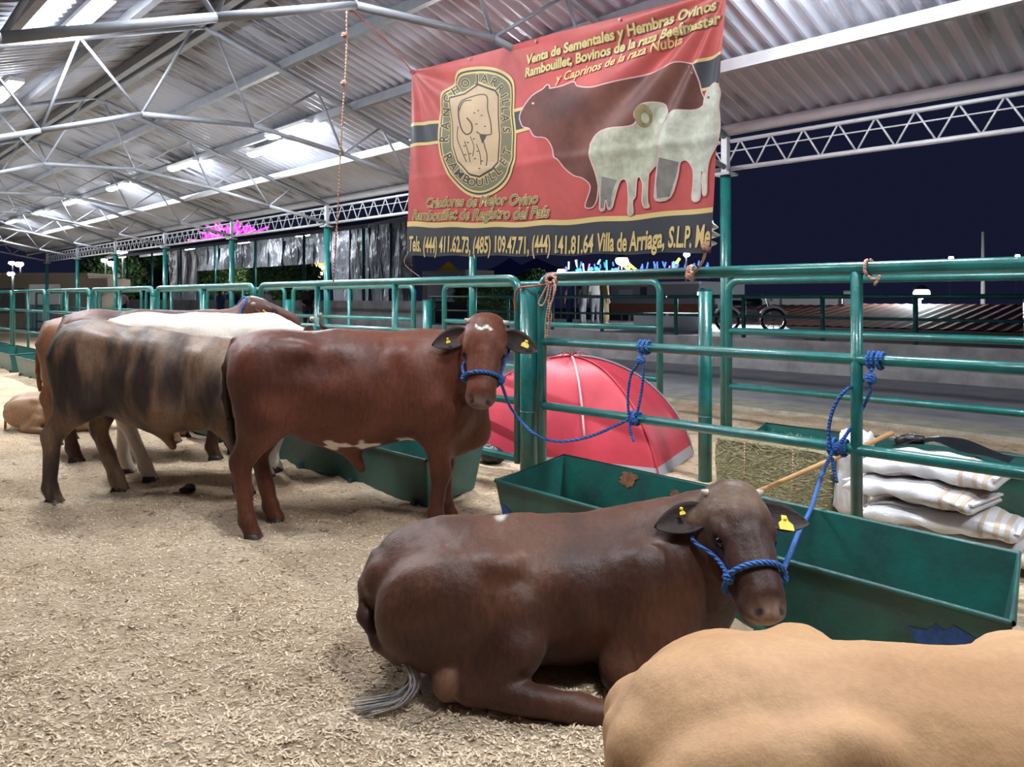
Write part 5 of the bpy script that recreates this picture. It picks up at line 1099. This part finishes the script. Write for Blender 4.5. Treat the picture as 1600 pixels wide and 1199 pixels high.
# fairground rides: lit rods
def ride(label, cx, cy, Y, rods, cat='fairground ride'):
    c = WY(cx, cy, Y); o = thing('fairground_ride', label, cat, (c.x, c.y, -.3)); wb(MB().tube([Vector((c.x, c.y, -.3)), c], [.35, .2], 8), 'mast', M_dark, o)
    wb(MB().ell(c, (.35, .35, .35), 10, 8), 'hub', M_dark, o, True)
    for (x0, y0, x1, y1, m, r) in rods: wb(MB().tube([WY(x0, y0, Y), WY(x1, y1, Y)], r, 6), 'light_bar', m, o)
    return o
GL = lambda n, c, e: mat('glow_'+n, c, .5, emit=c, estr=e)
mg = GL('magenta', (1., .03, .75), 3.0); bl_ = GL('blue', (.10, .22, .95), 1.2); cy_ = GL('cyan', (.05, .9, .75), 3); yl = GL('lime', (.8, .9, .08), 3); pk = GL('pink', (.9, .2, .6), 1.5); pu = GL('violet', (.3, .15, .9), 2); wh = GL('white', (.8, .85, 1), 3)
rods = []
for k in range(26):
    a = math.pi*(1.02+.96*k/25); r0 = random.uniform(4, 26); r1 = r0+random.uniform(10, 26); rods.append((362+1.35*r0*math.cos(a), 378+.9*r0*math.sin(a), 362+1.35*r1*math.cos(a), 378+.9*r1*math.sin(a), mg if k % 4 else pk, .10))
ride('fairground wheel with magenta light bars above the silver curtains', 362, 382, 74, rods)
rods = []
for k in range(46):
    x = random.uniform(882, 1108); y = random.uniform(404, 420); m = random.choice([bl_, bl_, bl_, bl_, pu, cy_, pk, wh]) if x < 985 else random.choice([bl_, bl_, bl_, pu, bl_, cy_]); rods.append((x, y, x+random.uniform(-3, 3), y+random.uniform(5, 20), m, .05))
for x0, y0, x1, y1 in ((962, 405, 974, 413), (972, 412, 985, 425), (977, 408, 996, 424), (1062, 404, 1056, 412)): rods.append((x0, y0, x1, y1, yl, .09))
for x0, y0, x1, y1 in ((900, 424, 908, 421), (920, 424, 926, 419), (956, 424, 964, 421), (935, 424, 931, 418)): rods.append((x0, y0, x1, y1, cy_, .11))
ride('fairground ride strung with blue, green and lime lights beneath the banner', 990, 440, 48, rods)
bc = WY(497, 417, 60); o = thing('striped_balloon', 'round orange and white striped balloon ride behind the curtains', 'balloon', (bc.x, bc.y, -.3)); M_or = mat('orange_stripe', (.9, .32, .04), .5, emit=(1, .4, .08), estr=.5); M_ow = mat('pale_stripe', (.85, .75, .6), .5, emit=(1, .85, .6), estr=.4)
for k in range(8): wb(MB().grid(lambda a, b: bc+Vector((.62*math.sin(math.pi*(k+b)/8)*math.cos(6.2832*a), .62*math.sin(math.pi*(k+b)/8)*math.sin(6.2832*a), .62*math.cos(math.pi*(k+b)/8))), 16, 3), 'stripe', M_or if k % 2 else M_ow, o, True)
wb(MB().tube([Vector((bc.x, bc.y, -.3)), bc-Vector((0, 0, .6))], .06, 6), 'mast', M_steel, o)
# ================================================================ people in the distance
def person(label, p, heading, shirt, trousers, hair, hgt=1.66, long_hair=False, arm_bend=False, robe=False):
    o = thing('person', label, 'person', tuple(p), heading); o.scale = (hgt/1.7,)*3
    sk = mat('skin', (.34, .19, .13), .6)
    arms = []; sleeves = []
    for s in (-1, 1):
        sh = (0, s*.19, 1.38); el = (.02, s*.25, 1.10); wr = (.22, s*.16, 1.02) if arm_bend else (.05, s*.26, .86)
        arms += [cone(sh, el, .052, .042, .03), cone(el, wr, .042, .03, .02)]; w = np.array(wr); d = unit(w-np.array(el))
        arms += [cone(w, w+d*.07, .03, .034, .02, (1, 1, 1))]+[cone(w+d*.07+np.array((.0, 0, .0))+np.array(((j-1.5)*.018, 0, 0)), w+d*(.14+.012*(j in (1, 2)))+np.array(((j-1.5)*.02, 0, 0)), .010, .008, .006) for j in range(4)]+[cone(w+d*.03, w+d*.07+np.array((.04, 0, 0)), .012, .009, .008)]
        sleeves += [cone(sh, (np.array(sh)+np.array(el))/2, .068, .062, .03)]
    legs = [q for s in (-1, 1) for q in (cone((0, s*.09, .92), (.02, s*.10, .50), .088, .058, .04), cone((.02, s*.10, .50), (0, s*.10, .08), .055, .038, .03), cone((-.03, s*.10, .045), (.14, s*.11, .035), .042, .032, .03))]
    torso = [cone((0, 0, .95), (0, 0, 1.15), .15, .14, .06, (.72, 1.05, 1)), cone((0, 0, 1.15), (0, 0, 1.36), .14, .165, .06, (.66, 1.1, 1))]
    head = [cone((0, 0, 1.42), (.01, 0, 1.52), .055, .052, .03), ell((.015, 0, 1.60), (.092, .075, .112), .02), ell((.10, 0, 1.585), (.018, .014, .022), .015), ell((.08, 0, 1.535), (.03, .04, .02), .02)]+[ell((0, s*.078, 1.59), (.02, .012, .03), .008) for s in (-1, 1)]
    me, V = sdf_mesh('body', torso+head+arms+legs, .02); obj('body', me, sk, o)
    inf = lambda L_, g: [dict(q, ra=q['ra']+g, rb=q['rb']+g) if q['t'] == 0 else q for q in L_]
    me, V = sdf_mesh('shirt', inf(torso, .02)+sleeves, .022); obj('shirt', me, shirt, o)
    low = [cone((0, 0, 1.0), (0, 0, .25), .17, .22, .05, (.8, 1, 1))] if robe else inf(legs[0:2]+legs[3:5], .018)+[cone((0, 0, .90), (0, 0, 1.0), .155, .155, .05, (.75, 1.05, 1))]
    me, V = sdf_mesh('trousers', low, .022); obj('skirt' if robe else 'trousers', me, trousers, o)
    hr = [ell((-.015, 0, 1.635), (.105, .09, .10), .03), ell((.11, 0, 1.585), (.07, .09, .075), .02, sub=True)]
    if long_hair: hr += [cone((-.07, 0, 1.6), (-.09, 0, 1.30), .08, .07, .04, (.7, 1.1, 1))]
    me, V = sdf_mesh('hair', hr, .018); obj('hair', me, hair, o)
    for s in (-1, 1): MB().ell((.092, s*.03, 1.61), (.012, .014, .010), 8, 5).build('eye', M_eye, o, True)
    return o
kb = mat('black_cloth', (.010, .010, .012), .8); kn_ = mat('navy_cloth', (.015, .03, .10), .8); kbl = mat('blue_cloth', (.02, .05, .19), .8); kol = mat('olive_cloth', (.20, .15, .07), .8); kwh = mat('white_cloth', (.62, .60, .60), .8); kgr = mat('grey_cloth', (.30, .30, .33), .8); kpk = mat('dusty_pink_cloth', (.42, .25, .25), .8)
hb_ = mat('black_hair', (.012, .010, .009), .5); hbr = mat('brown_hair', (.05, .03, .02), .5); hgr = mat('pale_cap', (.55, .56, .58), .7)
slab('floor_walk', [(21, 13.2), (60, 13.2), (60, 15.5), (21, 15.5)], -.2, .30, M_road, 'raised walkway before the tall grey wall')
def stand(x, v, z): q = WV(x, 465, v); return (q.x, q.y, z)
person('person in black standing by the grey wall with one arm bent', stand(481, 14.4, .30), -1.2, kb, kb, hb_, 1.72, arm_bend=True)
person('person with long dark hair and blue top facing away', stand(345, 14.4, .30), 1.2, kbl, kn_, hb_, 1.62, True); person('person in dark clothes beside the one in a blue top', stand(366, 14.2, .30), 1.4, kb, kb, hb_, 1.66)
person('person in a pale cap and light shirt by the grey wall', stand(418, 14.7, .30), 1.0, kgr, kbl, hgr, 1.66)
person('person in navy standing far off near the cream building', stand(172, 13.9, .30), 1.2, kn_, kb, hb_, 1.70); person('person in dusty pink beside the navy-clad one', stand(192, 14.1, .30), 1.9, kpk, kb, hbr, 1.62); person('person in black near the far end of the fence', stand(236, 13.6, .30), .4, kb, kn_, hb_, 1.75)
person('person in deep blue top walking on the terrace', stand(890, 20.0, .68), 2.6, kbl, kn_, hb_, 1.66); person('person in a long black veil walking on the terrace', stand(911, 20.4, .68), 2.6, kb, kgr, hb_, 1.70, True); person('person in brown robe at the right of the walkers', stand(944, 20.2, .68), .4, kol, kol, hbr, 1.62, robe=True); person('person in white between the black veil and the brown robe', stand(930, 21.2, .68), 1.6, kwh, kgr, hbr, 1.60)
